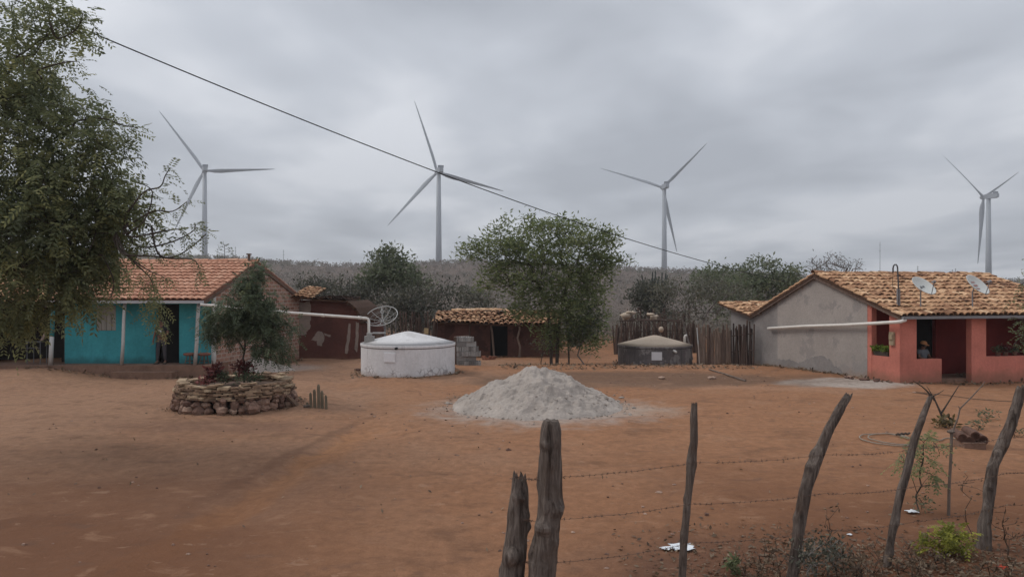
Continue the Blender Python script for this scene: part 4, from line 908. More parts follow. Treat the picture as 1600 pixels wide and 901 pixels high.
# trees and bushes behind the yard
def backdrop_trees():
    z = np.array([0, 0, 1.0])
    def tk(px, d, h, lean=0.): q = np.array(on_ground(((px - CX) / FPX * d, d))); return [q - .3 * z, q + [lean * .5, 0, h * .5], q + [lean, 0, h]]
    sl = lambda n, L, w, sp, tb=.5: (lambda p, dd: simple_leaves(p, dd, n, L, w, sp, .8, .15, tb, .2))
    tree('round_tree', 'green-topped tree rising above the grey scrub behind the dish', 'tree', [tk(612, 48, 2.4)], [blob_px(610, 405, 48, 28, 18, 45, 1.4), blob_px(612, 430, 48, 45, 22, 70, 1.8), blob_px(585, 440, 48, 30, 18, 30, 1.4), blob_px(640, 440, 48, 34, 22, 34, 1.4)], sl(26, .26, .4, .30, .55), M_greybark, M_leaf_shrub, .012, .14, .5, .1, seed=11)
    for k, (px, d, cy, rx, rz, n, lab) in enumerate([(560, 46, 462, 40, 26, 70, 'grey-leaved dry bush behind the dark daub shed'), (640, 45, 470, 48, 26, 80, 'grey-leaved dry bush left of the mud hut roof'), (690, 50, 458, 40, 26, 60, 'sparse twiggy grey bush above the left end of the mud hut'), (505, 52, 448, 42, 20, 60, 'low grey bush over the dark shed roof'), (745, 52, 462, 38, 18, 50, 'olive bush above the mud hut ridge'), (1018, 53, 460, 36, 26, 120, 'grey bush under the tall column cactus')]):
        tree('dry_bush', lab, 'bush', [tk(px, d, 1.0), tk(px + 12, d + .3, 1.2, .2), tk(px - 14, d, 1.1, -.2)], [blob_px(px, cy, d, rx, rz, n, 1.5), blob_px(px + 5, cy + 28, d, rx * .9, rz * .8, n // 2, 1.3)], sl(26 if k != 2 else 12, .22, .42, .36, .30 if k != 4 else .85), M_greybark, M_leaf_dull, .011, .07, .45, .12, 'dry bushes behind the yard', seed=20 + k, reuse=.2)
    # pale bare tree behind the stake fence
    q = tk(1092, 37.5, 1.2)
    tree('bare_tree', 'pale spreading tree with thin grey foliage behind the stake fence', 'tree', [tk(1095, 37.5, 1.5, .1), tk(1101, 37.6, 1.4, .35), tk(1084, 37.5, 1.4, -.4)], [blob_px(1090, 450, 37.5, 75, 18, 70, 1.6), blob_px(1040, 455, 37.5, 34, 16, 30, 1.2), blob_px(1080, 480, 37.5, 60, 20, 55, 1.4), blob_px(1140, 465, 37.5, 34, 20, 30, 1.2)], sl(13, .16, .4, .22, .62), M_greybark, M_leaf_dull, .011, .085, .45, .12, seed=31, reuse=.25)
    for k, (px, d, cy, rx, rz, n, lab) in enumerate([(1120, 50, 440, 50, 18, 70, 'dark green tree behind the pale bare tree'), (1180, 48, 436, 40, 24, 80, 'dark green leafy tree where the power cable ends'), (1228, 47, 444, 36, 20, 60, 'dark green tree against the back of the grey gable roof'), (1150, 46, 462, 46, 18, 50, 'dense green bush above the small rear roof')]):
        tree('dark_tree', lab, 'tree', [tk(px, d, 1.6), tk(px + 8, d, 1.6, .3)], [blob_px(px, cy, d, rx, rz, n, 1.5), blob_px(px, cy + 22, d, rx * .9, rz, n // 2, 1.4), blob_px(px + 5, cy - rz, d, rx * .8, 8, 16, 1.0)], sl(17, .24, .42, .30, .6), M_greybark, M_leaf_shrub, .012, .09, .5, .12, 'green trees behind the coral house', seed=40 + k, reuse=.3)
    tree('leafless_tree', 'round leafless grey tree above the ridge of the coral house', 'tree', [tk(1300, 62, 2.6), tk(1304, 62, 2.6, .6), tk(1294, 62, 2.6, -.7)], [blob_px(1302, 412, 62, 42, 17, 130, 2.0), blob_px(1278, 420, 62, 20, 14, 30, 1.4), blob_px(1328, 418, 62, 22, 12, 30, 1.4)], sl(2, .22, .25, .3, .2), M_greybark, M_leaf_dull, .021, .10, .6, .1, seed=50)
    # columnar cactus clump on the skyline
    t = thing('column_cactus', 'dark clump of tall column cactus right of the feathery tree', 'cactus', on_ground(((1022 - CX) / FPX * 55, 55))); o = t.location; rg = random.Random(3); mb = MB()
    for k in range(20):
        x = 1022 + rg.gauss(0, 13); top = 413 + abs(x - 1022) * .7 + rg.uniform(0, 24); dd = 55 + rg.uniform(-.8, .8); p = W(x + rg.uniform(-3, 3), top, dd); q = Vector((o.x + (p.x - o.x) * .15, dd, gh(o.x, 55) - .1)); mid = Vector((o.x + (p.x - o.x) * .7, dd, q.z + (p.z - q.z) * .62)); mb.tube([q, mid, p - Vector((0, 0, .1)), p], [.05, .055, .05, .025], 7)
    mb.build('stems', plain('cactus_green', (.045, .052, .045), .2, 3), t, True)
    # flower stalk behind the teal roof
    p = W(351, 382, 60); q = on_ground((p.x, 60)); mb = MB(); mb.tube([q, p], [.05, .02], 5); rg = random.Random(9)
    t = thing('agave_stalk', 'thin agave flower stalk standing above the red tiled ridge', 'agave', q); V = []
    for k in range(9):
        h = p.lerp(W(352, 402, 60), k / 8); s = (.25 + .05 * k) * (1 if k % 2 else -1); e_ = h + Vector((s, 0, .12)); mb.tube([h, e_], .015, 4)
        for _ in range(4): V.append(e_ + Vector((rg.gauss(0, .07), rg.gauss(0, .07), rg.gauss(0, .05))))
    mb.build('stalk', M_bark, t); Vv, Fc, tt = simple_leaves(np.array(V), rdir(len(V)), 3, .14, .5, .04); link_mesh('foliage', Vv, Fc, M_leaf_shrub, t, q, tt)  # the foliage part here is the stalk's flower tufts
backdrop_trees()
def right_edge_tree():
    d = 11.5; b = np.array(on_ground((8.6, 11.8)))
    bl = [blob_px(1612, 455, d, 34, 24, 22, .5), blob_px(1606, 520, d, 20, 40, 22, .5), blob_px(1660, 420, d, 50, 60, 40, .7), blob_px(1650, 520, d, 40, 50, 30, .6)]
    tree('edge_sapling', 'dark sparse leafy branches entering at the right edge before the porch', 'tree', [[b, W(1690, 620, 11.7), W(1665, 500, 11.6)]], bl, lambda p, dd: pin_leaves(p, dd, 2, .15, 4, (.34, .12), .3, .03, .3, .2), M_bark, M_leaf_neem, .008, .04, .2, .1, seed=61, reuse=.3,
         extra=None)
right_edge_tree()

# ------------------------------------------------------------------ stone planter, heaps, blocks
M_sandd = plain('dirty_building_sand', (.315, .265, .225), .25, 1.2, .98, 16, .7, .03, .1)
def planter():
    c = PLC; g = gh(c.x, c.y); t = thing('stone_planter', 'round planter of stacked broken tiles on a fieldstone base', 'planter', (c.x, c.y, g)); rg = random.Random(12)
    mb = MB()
    for z, n, sz in ((.06, 34, .17), (.20, 36, .15), (.32, 40, .11)):
        for k in range(n):
            a = 2 * math.pi * (k + rg.uniform(-.25, .25)) / n; big = 1.5 if (rg.random() < .13 and z < .15) else 1
            r = PLR + rg.uniform(-.03, .05) - z * .12; s = sz * rg.uniform(.75, 1.2) * big; p = Vector((c.x + r * math.cos(a), c.y + r * math.sin(a), g + z + (big - 1) * .1))
            mb.blob(p, s * .95, s * .8, s * .72, rg.randint(0, 9999), .16, 9, 6, min(1, max(0, rg.gauss(.45, .25))), Matrix.Rotation(a, 3, 'Z'))
    mb.build('stone_base', M_stone, t)
    mb = MB()
    for row in range(9):
        z = .34 + row * .036; a = rg.uniform(0, 1)
        while a < 2 * math.pi + .2:
            L = rg.uniform(.16, .42); r = PLR - .06 - row * .005 + rg.uniform(-.06, .06); a += L / r
            p = Vector((c.x + r * math.cos(a - L / r / 2), c.y + r * math.sin(a - L / r / 2), g + z + rg.uniform(-.01, .012)))
            rot = Matrix.Rotation(a - L / r / 2 + math.pi / 2 + rg.uniform(-.12, .12), 3, 'Z') @ Matrix.Rotation(rg.uniform(-.07, .07), 3, 'Y') @ Matrix.Rotation(rg.uniform(-.12, .12), 3, 'X')
            wd = rg.uniform(.2, .34); th = rg.uniform(.014, .032); q = []
            out = [(-L / 2 * rg.uniform(.8, 1), -wd / 2), (L / 2 * rg.uniform(.85, 1), -wd / 2 * rg.uniform(.75, 1.05)), (L / 2 * rg.uniform(.8, 1), wd / 2), (-L / 2, wd / 2 * rg.uniform(.7, 1))]
            lo = [p + rot @ Vector((x, y, -th)) for x, y in out]; hi = [p + rot @ Vector((x * .98, y * .98, th)) for x, y in out]
            mb.hexa(lo, hi, min(1, max(0, rg.gauss(.42 + row * .035, .22))))
    for k in range(14):                     # a few loose slabs on the rim and leaning at the side
        a = rg.uniform(0, 6.28); r = PLR - .08; p = Vector((c.x + r * math.cos(a), c.y + r * math.sin(a), g + .67 + rg.uniform(0, .03))); mb.box(p, rg.uniform(.2, .4), rg.uniform(.15, .25), .04, Matrix.Rotation(a + 1.57, 3, 'Z') @ Matrix.Rotation(rg.uniform(-.15, .15), 3, 'Y'), rg.uniform(.5, .95))
    p = Vector((c.x + PLR + .13, c.y - .25, g + .16)); mb.box(p, .5, .22, .04, Matrix.Rotation(.9, 3, 'Y') @ Matrix.Rotation(.3, 3, 'Z'), .2)
    mb.build('tile_courses', M_slab, t)
    mb = MB(); V = [(c.x, c.y, g + SOIL + .05)]; n = 28
    for k in range(n): V.append((c.x + (PLR - .15) * math.cos(k * 6.283 / n), c.y + (PLR - .15) * math.sin(k * 6.283 / n), g + SOIL - .02 + .03 * rg.random()))
    mb.add(V, [(0, k + 1, (k + 1) % n + 1) for k in range(n)]); mb.build('soil', plain('dark_soil', (.10, .06, .042), .3, 4, .95, 20, .6, .02), t)
    def herb(name, label, cat, px, py, rx, rz, n, L, w, lm, sd):
        d = 19.4; b = W(px, 597, d); b.z = g + SOIL; T = in_blobs([blob_px(px, py, d, rx, rz, n)], .5); pos, par, tips = skeleton([[b - Vector((0, 0, .05)), b + Vector((0, 0, .12))]], T, .12, .08, sd, 0)
        tt = thing(name, label, cat, b); m2 = MB(); wood(m2, pos, par, .004, .015); m2.build('stems', M_bark, tt); dd = unit(pos[tips] - pos[par[tips]] + 1e-6)
        V, F, q = simple_leaves(pos[tips], dd, 6, L, w, .05, .8, .3, .5, .22); link_mesh('foliage', V, F, lm, tt, b, q)
    herb('red_croton', 'dark red leafy plant at the left inside the stone planter', 'plant', 335, 580, 11, 15, 34, .13, .4, M_leaf_red, 1)
    herb('red_croton', 'dark red plant close beside the young tree trunk in the planter', 'plant', 382, 574, 16, 11, 30, .12, .4, M_leaf_red, 2)
    herb('herb_clump', 'grey-green herb clump at the centre of the stone planter', 'plant', 386, 590, 22, 15, 46, .14, .2, M_leaf_blue, 3)
    herb('pink_flowers', 'low pinkish plant at the left rim of the stone planter', 'plant', 322, 594, 12, 7, 22, .08, .5, leafmat('pink_petal', (.12, .03, .03), (.28, .09, .08), (.42, .18, .16), .3), 4)
    herb('low_herb', 'small dark green plant between the red plants in the planter', 'plant', 350, 590, 9, 9, 18, .10, .4, M_leaf_shrub, 5)
planter()
def heap(name, label, cx, cy, rx0, rx1, ry0, ry1, h, mat, seed, n=90, peak=(0, 0), pw=1.0, clods=40):
    """heap with its own uneven foot; rx0/rx1 to the left and right, ry0/ry1 to the front and back"""
    U = np.linspace(-1.12, 1.12, n); A, B = np.meshgrid(U, U); X = cx + np.where(A < 0, A * rx0, A * rx1); Y = cy + np.where(B < 0, B * ry0, B * ry1)
    r = np.sqrt(A * A + B * B); th = np.arctan2(B, A); r = r * (1 + .16 * (fbm(np.cos(th) * 1.6 + seed, np.sin(th) * 1.6, seed, 3) - .47))
    p = np.clip(1.06 - np.sqrt(r * r + .0036 + .02 * (1 - np.clip(r, 0, 1)) ** 4), 0, 1); p = np.where(r < 1.06, p, 0) ** pw; z = h * p
    gul = (fbm(X * 1.9 + seed, Y * 1.9, seed + 1, 4) - .47) * .46 * h * np.clip(p * 2.2, 0, 1) + (fbm(X * 5.5, Y * 5.5, seed + 2, 4) - .45) * .20 * np.clip(p * 6, 0, 1) * min(1, h)
    Z = ground_h(X, Y) + z + gul - .03 * (p <= .002) - np.clip(r - 1, 0, 1) * .5
    ix = np.arange(n * n).reshape(n, n); F = np.stack([ix[:-1, :-1], ix[:-1, 1:], ix[1:, 1:], ix[1:, :-1]], -1).reshape(-1, 4)
    V = np.stack([X, Y, Z], -1).reshape(-1, 3); mb = MB(); mb.v = [tuple(q) for q in V]; mb.f = [tuple(q) for q in F]; mb.t = [.5] * len(F); mb.m = [0] * len(F); rg = random.Random(seed)
    Zf = Z
    for k in range(clods):
        i, j = rg.randrange(8, n - 8), rg.randrange(4, n - 8)
        if r[j, i] > 1.02 or (rg.random() > r[j, i] + .15): continue
        s = rg.uniform(.012, .03) * (1.8 if rg.random() < .08 else 1); mb.blob((X[j, i], Y[j, i], Z[j, i] + s * .2), s * 1.3, s, s * .7, rg.randint(0, 9999), .2, 6, 4, .4)
    for k in range(clods // 2):                 # loose lumps that rolled off the foot
        a = rg.uniform(0, 6.283); q = rg.uniform(.95, 1.0) + abs(rg.gauss(0, .13)); x = cx + math.cos(a) * q * (rx0 if math.cos(a) < 0 else rx1); y = cy + math.sin(a) * q * (ry0 if math.sin(a) < 0 else ry1)
        s = rg.uniform(.012, .035) * (2 if rg.random() < .1 else 1); mb.blob((x, y, gh(x, y) + s * .3), s * 1.3, s, s * .75, rg.randint(0, 9999), .2, 6, 4, .4)
    return single(name, mb, mat, label, 'sand heap', (cx, cy, gh(cx, cy)), smooth=False)
heap('sand_heap', 'big pale grey heap of building sand in the middle of the yard', .60, 19.65, 2.05, 2.25, 2.35, 2.3, 1.06, M_sand, 5, 130, pw=1.02, clods=230)
heap('sand_heap', 'small grey sand heap against the brick gable', -9.75, 28.3, 1.0, 1.35, 1.0, 1.0, .52, M_sand, 9, 50, clods=30)
p = W(941, 622, 19.3); mb = MB(); mb.blob((p.x, p.y, p.z), .14, .1, .10, 3, .2, 9, 6, .3); mb.blob((p.x - .3, p.y + .05, p.z + .03), .18, .1, .06, 8, .2, 9, 6, .3)
single('grey_rock', mb, M_sand, 'grey lump of rock on the right flank of the big sand heap', 'rock', p)
# stray bits of rubble at the foot of the coral house
rg = random.Random(31)
for k in range(9):
    s_ = -.25 - rg.random() * .5; t_ = .1 + k * .22; p = FC.p(s_, t_, 0); p = on_ground(p); mb = MB(); q = rg.uniform(.05, .11); mb.blob((p.x, p.y, p.z + q * .3), q * 1.5, q, q * .6, k, .25, 8, 5, rg.random())
    single('rubble_lump', mb, M_stone, 'loose lump of rubble along the foot of the coral porch wall', 'rubble', p, 'rubble beside the coral house')

def blocks():
    """grey concrete blocks piled beside the white cistern"""
    W_, H_, D_ = .09, .19, .39; x0 = (714 - CX) / FPX * 30.5; y0 = 30.4; z0 = gh(x0 + .5, y0) - .02; rg = random.Random(6)
    def hollow():
        mb = MB(); o = .5 * D_
        mb.box((0, 0, 0), W_, D_, H_ * .999, None, .5)
        for k in (-1, 1): mb.box((0, k * .09, H_ / 2), W_ * .5, .11, .006, None, .05)
        return mb
    proto = None; n = 0
    rows = [(10.4, 'head'), (10.6, 'len'), (10, 'head'), (9, 'head'), (8.8, 'len'), (7.4, 'head')]
    z = z0
    def place(x, y, zc, rz):
        nonlocal proto, n
        if proto is None:
            o = link_mesh('concrete_block', np.array(hollow().v), hollow().f, M_block, None, None, np.array(hollow().t) + .0)
        else:
            o = proto.copy(); COL.objects.link(o)
        proto = proto or o
        o.location = (x, y, zc); o.rotation_euler = (0, 0, rz); tag(o, 'grey concrete block in the stack beside the white cistern', 'concrete block', 'grey concrete blocks piled beside the white cistern'); n += 1
    for k, (wid, kind) in enumerate(rows):
        h = H_ if k else H_; zc = z + H_ / 2
        if kind == 'head':
            for i in range(int(wid)): place(x0 + .05 + i * .099 + rg.uniform(-.006, .006), y0 + rg.uniform(-.05, .05), zc, rg.uniform(-.02, .02))
        else:
            for i in range(int(wid * .094 / .4)):
                for j in range(3): place(x0 + .2 + i * .40 + rg.uniform(-.006, .006), y0 - .13 + j * .115, zc, math.pi / 2 + rg.uniform(-.02, .02))
        z += H_ + .008
    mb = MB(); mb.prism([(x0 - .12, y0 - .15, z - .10), (x0 + .42, y0 - .15, z + .05), (x0 + .42, y0 - .15, z + .09), (x0 - .12, y0 - .15, z + .0)], (0, .4, 0))
    p = W(713, 533, 30.9); mb = MB(); mb.box(p, .2, .3, .28); mb.box(p + Vector((.22, 0, .19)), .62, .3, .05, Matrix.Rotation(-.08, 3, 'Y')); mb.box(p - Vector((0, 0, .55)), .2, .3, .82)
    single('plank_bench', mb, M_stake, 'short plank lying on a pillar of bricks behind the block stack', 'plank', p)
    for k in range(7):
        p = on_ground(((757 + k * 2.6 - CX) / FPX * 38 + rg.uniform(-.06, .06), 37.6 + rg.uniform(-.25, .25))); mb = MB(); mb.box(p + Vector((0, 0, .05 + (k % 3 == 0) * .09)), .22, .12, .09, Matrix.Rotation(rg.uniform(0, 3), 3, 'Z'), .5)
        single('clay_brick', mb, plain('red_clay_brick', (.22, .09, .055), .3) if k == 0 else bpy.data.materials['red_clay_brick'], 'reddish brick lying by the mud hut doorway', 'brick', p, 'loose bricks by the mud hut door')
blocks()

# ------------------------------------------------------------------ stake fences
def stakes(name, label, pts, n, h, mat, seed, r=(.03, .05), gap=0, lean=.05, stuff=False, tint=(0, 1), rails=True):
    rg = random.Random(seed); P = [Vector(p) for p in pts]; L = [(b - a).length for a, b in zip(P[:-1], P[1:])]; T = sum(L); base = on_ground(P[0]); t = thing(name, label, 'fence', base)
    def at(u):
        u *= T
        for (a, b, l) in zip(P[:-1], P[1:], L):
            if u <= l + 1e-6: return a.lerp(b, u / l)
            u -= l
        return P[-1]
    objs = MB()
    for k in range(n):
        p = on_ground(at((k + rg.uniform(-.2, .2) * (1 + gap)) / max(1, n - 1) if 0 < k < n - 1 else k / (n - 1))); hh = h * rg.uniform(.84, 1.1); rr = rg.uniform(*r); mb = MB(); ln = rg.gauss(0, lean); l2 = rg.gauss(0, lean)
        mb.tube([p - Vector((0, 0, .25)), p + Vector((ln * .5 + rg.uniform(-.02, .02), l2 * .5, hh * .5)), p + Vector((ln, l2, hh)), p + Vector((ln, l2, hh + rr * .5))], [rr, rr * .95, rr * .85, rr * .3], 6, min(1, max(0, rg.uniform(*tint))), wob=.12, seed=k + seed)
        mb.build('stake', mat, t)
    if rails:
        for f in (.35, .75):
            mb = MB(); mb.tube([on_ground(at(u)) + Vector((0, .06, h * f)) for u in (0, .5, 1)], .025, 6, .2); mb.build('rail', mat, t)
    return t
g1 = lambda px, d: Vector(((px - CX) / FPX * d, d, 0))
stakes('stake_fence', 'tall tight fence of brown upright stakes beside the blackened cistern', [g1(1090, 33.4), g1(1142, 32.4)], 26, 1.75, M_stake, 3, (.035, .05), tint=(.35, .85), lean=.02)
stakes('dark_stake_fence', 'dark loose stakes between the brown stake fence and the grey gable', [g1(1144, 32.2), g1(1177, 30.6)], 17, 1.75, M_stake, 4, (.028, .045), 1, .08, tint=(.0, .35))
stakes('corral_fence', 'dark ragged corral fence of thin stakes behind the blackened cistern', [g1(960, 42), g1(1000, 43), g1(1090, 42.5)], 90, 1.7, M_stake, 5, (.025, .045), .6, .12, tint=(.1, .6))
stakes('pen_fence', 'ragged stake fence between the dish and the mud hut', [g1(628, 38), g1(678, 39.2)], 26, 1.9, M_stake, 6, (.025, .05), .8, .12, tint=(.1, .5))
stakes('back_fence', 'far stake fence standing higher behind the corral', [g1(970, 47), g1(1080, 48)], 60, 2.3, M_stake, 7, (.025, .045), 1.2, .15, tint=(.1, .6), rails=False)
def pen_details():
    mb = MB(); p = W(666, 517, 37.9); mb.box(p, .22, .03, .30, Matrix.Rotation(.05, 3, 'Y')); single('pale_board', mb, plain('yellowed_board', (.40, .30, .17), .15), 'small yellowish board hung on the ragged stake fence left of the mud hut', 'board', p)
    t = thing('corral_shelter', 'low pole shelter with pale sacks on top behind the corral', 'shelter', on_ground(g1(1000, 45))); g0 = t.location.z; rg = random.Random(2)
    zt = CAM_H - (500 - CY) / FPX * 45
    for px in (972, 1000, 1028, 1060): mb = MB(); q = on_ground(g1(px, 45)); mb.tube([q - Vector((0, 0, .2)), Vector((q.x + .04, q.y, zt))], .05, 6, .3); mb.build('pole', M_stake, t)
    mb = MB(); mb.tube([W(968, 501, 44.9), W(1032, 500, 44.9), W(1066, 503, 44.9)], .045, 6, .25); mb.build('beam', M_stake, t)
    mb = MB(); mb.tube([W(968, 498, 46.2), W(1066, 500, 46.2)], .045, 6, .25); mb.build('beam', M_stake, t)
    for k, (px, py, w, h) in enumerate([(978, 495, .7, .42), (985, 489, .5, .2), (1022, 496, .55, .25), (1017, 491, .3, .2)]):
        p = W(px, py, 45.3); mb = MB(); mb.blob(p, w * .5, .4, h * .55, k, .4, 10, 6, .5); single('pale_sack', mb, M_sand_lid, ['pale sack lying lowest at the left end of the pole shelter', 'pale sack on top at the left end of the pole shelter', 'wide pale sack at the right end of the pole shelter', 'small pale sack heaped on the right end of the pole shelter'][k], 'sack', p, 'pale sacks on the pole shelter', True)
    mb = MB(); p = W(1033, 513, 41); mb.lathe(p - Vector((0, 0, .2)), [(.08, 0), (.14, .1), (.14, .2), (.07, .3)], 14); single('pale_pot', mb, M_sand_lid, 'round pale pot on a stake behind the apex of the blackened cistern', 'pot', p, smooth=True)
    mb = MB(); q = on_ground(g1(1094, 33.0)); mb.tube([q + Vector((-.02, 0, .04)), q + Vector((-.03, .45, 1.72))], .026, 7, .9); mb.tube([q + Vector((-.16, -.04, .07)), q + Vector((.18, .0, .05))], .05, 7, .9); single('hoe', mb, M_postpaint, 'long pale handled tool leaning on the brown stake fence', 'hoe', q)
pen_details()

# ------------------------------------------------------------------ dishes and fittings
def dish(px, py, d, dia, ax, pole_px, pole_py, label, marks):
    c = W(px, py, d); fw = Vector((c.x, c.y, 0)).normalized(); rt = Vector((fw.y, -fw.x, 0)); ax = (rt * ax[0] + fw * ax[1] + Vector((0, 0, ax[2]))).normalized(); t = thing('satellite_dish', label, 'satellite dish', W(pole_px, pole_py, d), 'satellite dishes on the coral house roof'); r = dia / 2
    q = Vector((0, 0, 1)).rotation_difference(ax)
    mb = MB(); mb.lathe(c, [(0, -.02), (r * .5, -.0), (r * .85, .05), (r * .98, .085), (r, .09), (r, .10), (r * .97, .10), (r * .84, .062), (r * .5, .012), (0, -.008)], 40, axis=ax); md = mb.build('reflector', plain('dish_enamel', (.50, .50, .47), .06, 4, .5), t, True)
    mb = MB(); mb.tube([W(pole_px, pole_py + 1, d), W(pole_px, pole_py - 22, d + .04), c - ax * .06], .022, 8); mb.build('pole', M_gutter, t)
    right = ax.cross(Vector((0, 0, 1))).normalized(); upv = right.cross(ax).normalized(); rim = c - upv * r * .97 + ax * .1; foc = c - upv * r * .45 + ax * r * 1.02
    mb = MB(); mb.tube([rim - ax * .05, foc], .014, 6); mb.box(foc, .07, .07, .09, q.to_matrix()); mb.tube([foc, foc - ax * .06 + upv * .06], .03, 8); mb.build('feed_arm', M_gutter, t)
    for (u, v, w, h, m) in marks:
        rr = math.hypot(u, v); z = .018 + max(0, (rr - r * .5)) * .16; mb = MB(); o = c + right * u + upv * v + ax * z; mb.hexa([o - right * w - upv * h, o + right * w - upv * h, o + right * w + upv * h, o - right * w + upv * h], [o - right * w - upv * h + ax * .004, o + right * w - upv * h + ax * .004, o + right * w + upv * h + ax * .004, o - right * w + upv * h + ax * .004]); mb.build('mark', m, md)
M_mark_g = plain('dish_print_grey', (.13, .13, .14), .1); M_mark_r = plain('dish_print_red', (.36, .17, .15), .1)
dish(1441, 449, 24.55, .84, (.545, -.42, .726), 1438.5, 478, 'grey satellite dish nearer the bent conduit on the coral house eave', [(-.07, .03, .045, .03, M_mark_g), (.06, .0, .03, .045, M_mark_g), (.11, -.05, .03, .015, M_mark_g)])
dish(1524.5, 447, 24.75, .86, (.64, -.36, .66), 1519.5, 478, 'satellite dish with rows of reddish print, near the right end of the coral roof', [(.0, .16, .10, .022, M_mark_r), (.0, .02, .11, .028, M_mark_r), (.02, -.12, .10, .016, M_mark_r)])
mb = MB(); d = 24.75; P = [W(1404, 476, d), W(1403.5, 440, d), W(1402.5, 421, d)] + [W(1399 + 3.6 * math.cos(a), 419 - 6 * math.sin(a), d) for a in (0, .6, 1.2, 1.9, 2.5, 3.14)] + [W(1395.3, 426, d)]
t = thing('bent_conduit', 'dark conduit bent like a walking stick at the corner of the coral roof', 'conduit', P[0]); mb.tube(P, .024, 8); mb.build('conduit', M_metal_dark, t, True)
mb = MB(); mb.box(W(1403.8, 464, d + .02), .09, .08, .55); mb.build('bracket', M_gutter, t); mb = MB(); mb.tube([W(1395.3, 426, d), W(1394.5, 446, d), W(1400, 458, d)], .008, 5); mb.build('wire', M_black, t)

M_dishwire = plain('galvanised_wire', (.40, .40, .385), .15, 6, .6)
def mesh_dish():
    c = W(597, 497, 33.5); ax = Vector((-.12, -.55, .80)).normalized(); r = .73; t = thing('mesh_dish', 'large wire mesh dish on a post behind the white cistern', 'satellite dish', on_ground((c.x + .1, c.y + .2)))
    q = Vector((0, 0, 1)).rotation_difference(ax); P = lambda rr, a: c + q @ Vector((rr * r * math.cos(a), rr * r * math.sin(a), .34 * rr * rr * r - .12))
    mb = MB(); mb.tube([P(1, k * 2 * math.pi / 40) for k in range(41)], .019, 6); mb.build('rim', M_dishwire, t)
    for k in range(9): mb = MB(); a = k * 2 * math.pi / 9 + .3; mb.tube([P(.06, a), P(.5, a), P(1, a)], .011, 5); mb.build('rib', M_dishwire, t)
    mb = MB()
    for rr in (.25, .5, .75): mb.tube([P(rr, k * 2 * math.pi / 30) for k in range(31)], .0045, 4)
    mb.build('mesh', M_dishwire, t)
    f = c + ax * .34 + Vector((.08, 0, .02)); mb = MB(); mb.tube([f + Vector((.07 * math.cos(a), -.02, .07 * math.sin(a))) for a in np.linspace(0, 6.28, 14)], .018, 6); mb.tube([f + Vector((-.04, 0, .07)), f + Vector((.02, 0, .16))], .02, 6)
    for k in range(3): a = k * 2.1 + .5; mb.tube([P(.7, a), f], .008, 4)
    mb.build('feed', M_dishwire, t)
    mb = MB(); g = t.location; mb.tube([c - ax * .12, Vector((g.x, g.y, c.z - .5)), Vector((g.x, g.y, g.z - .2))], .05, 8); mb.tube([P(1, 5.9), Vector((g.x + .5, g.y, g.z))], .022, 6); mb.build('post', M_gutter, t)
    p = W(592, 520, 32.5); t2 = thing('small_shelf', 'low dark shelf with a pale board under the mesh dish', 'shelf', on_ground((p.x, p.y))); mb = MB(); mb.box(p, .55, .3, .05); mb.build('top', M_dishwire, t2)
    gz = t2.location.z; mb = MB(); mb.box((p.x, p.y, (p.z + gz) / 2 - .02), .3, .25, p.z - gz - .06); mb.build('base', M_stake, t2)
mesh_dish()
for nm, pts, seed in (('spare', 0, 0),): pass

# ------------------------------------------------------------------ cactus clump and stakes by the planter
t = thing('cactus_clump', 'small clump of short grey column cactus right of the stone planter', 'cactus', G(496, 638)); o = t.location; rg = random.Random(5)
for k, (px, tp, r) in enumerate([(485, 613, .03), (491, 608, .034), (497.5, 600, .036), (503, 610, .034), (509, 617, .03), (480, 628, .026)]):
    d = o.y + rg.uniform(-.1, .1); b = on_ground(((px + 1 - CX) / FPX * d, d)); p = W(px, tp, d); mb = MB(); n = 14; st = [(b - Vector((0, 0, .1)), r), (b.lerp(p, .5), r * 1.05), (b.lerp(p, .9), r), (p, r * .5)]
    V = []; F = []
    for q, rr in st:
        for i in range(n): a = i * 6.283 / n; f = rr * (1.12 if i % 2 else .82); V.append(q + Vector((f * math.cos(a), f * math.sin(a), 0)))
    for i in range(3):
        for j in range(n): F.append((i * n + j, i * n + (j + 1) % n, (i + 1) * n + (j + 1) % n, (i + 1) * n + j))
    F.append(tuple(3 * n + j for j in range(n))); mb.add(V, F); mb.build('stem', plain('grey_cactus_skin', (.17, .14, .10), .3, 5, .9, 30, .4, .01, .1, (1, 1, .2)) if k == 0 else bpy.data.materials['grey_cactus_skin'], t)
mb = MB(); p = G(474, 637); mb.tube([p + Vector((0, 0, .04)), p + Vector((.18, .05, .05))], .035, 6); single('fallen_stick', mb, M_wood, 'short fallen stick lying left of the grey cactus clump', 'stick', p)

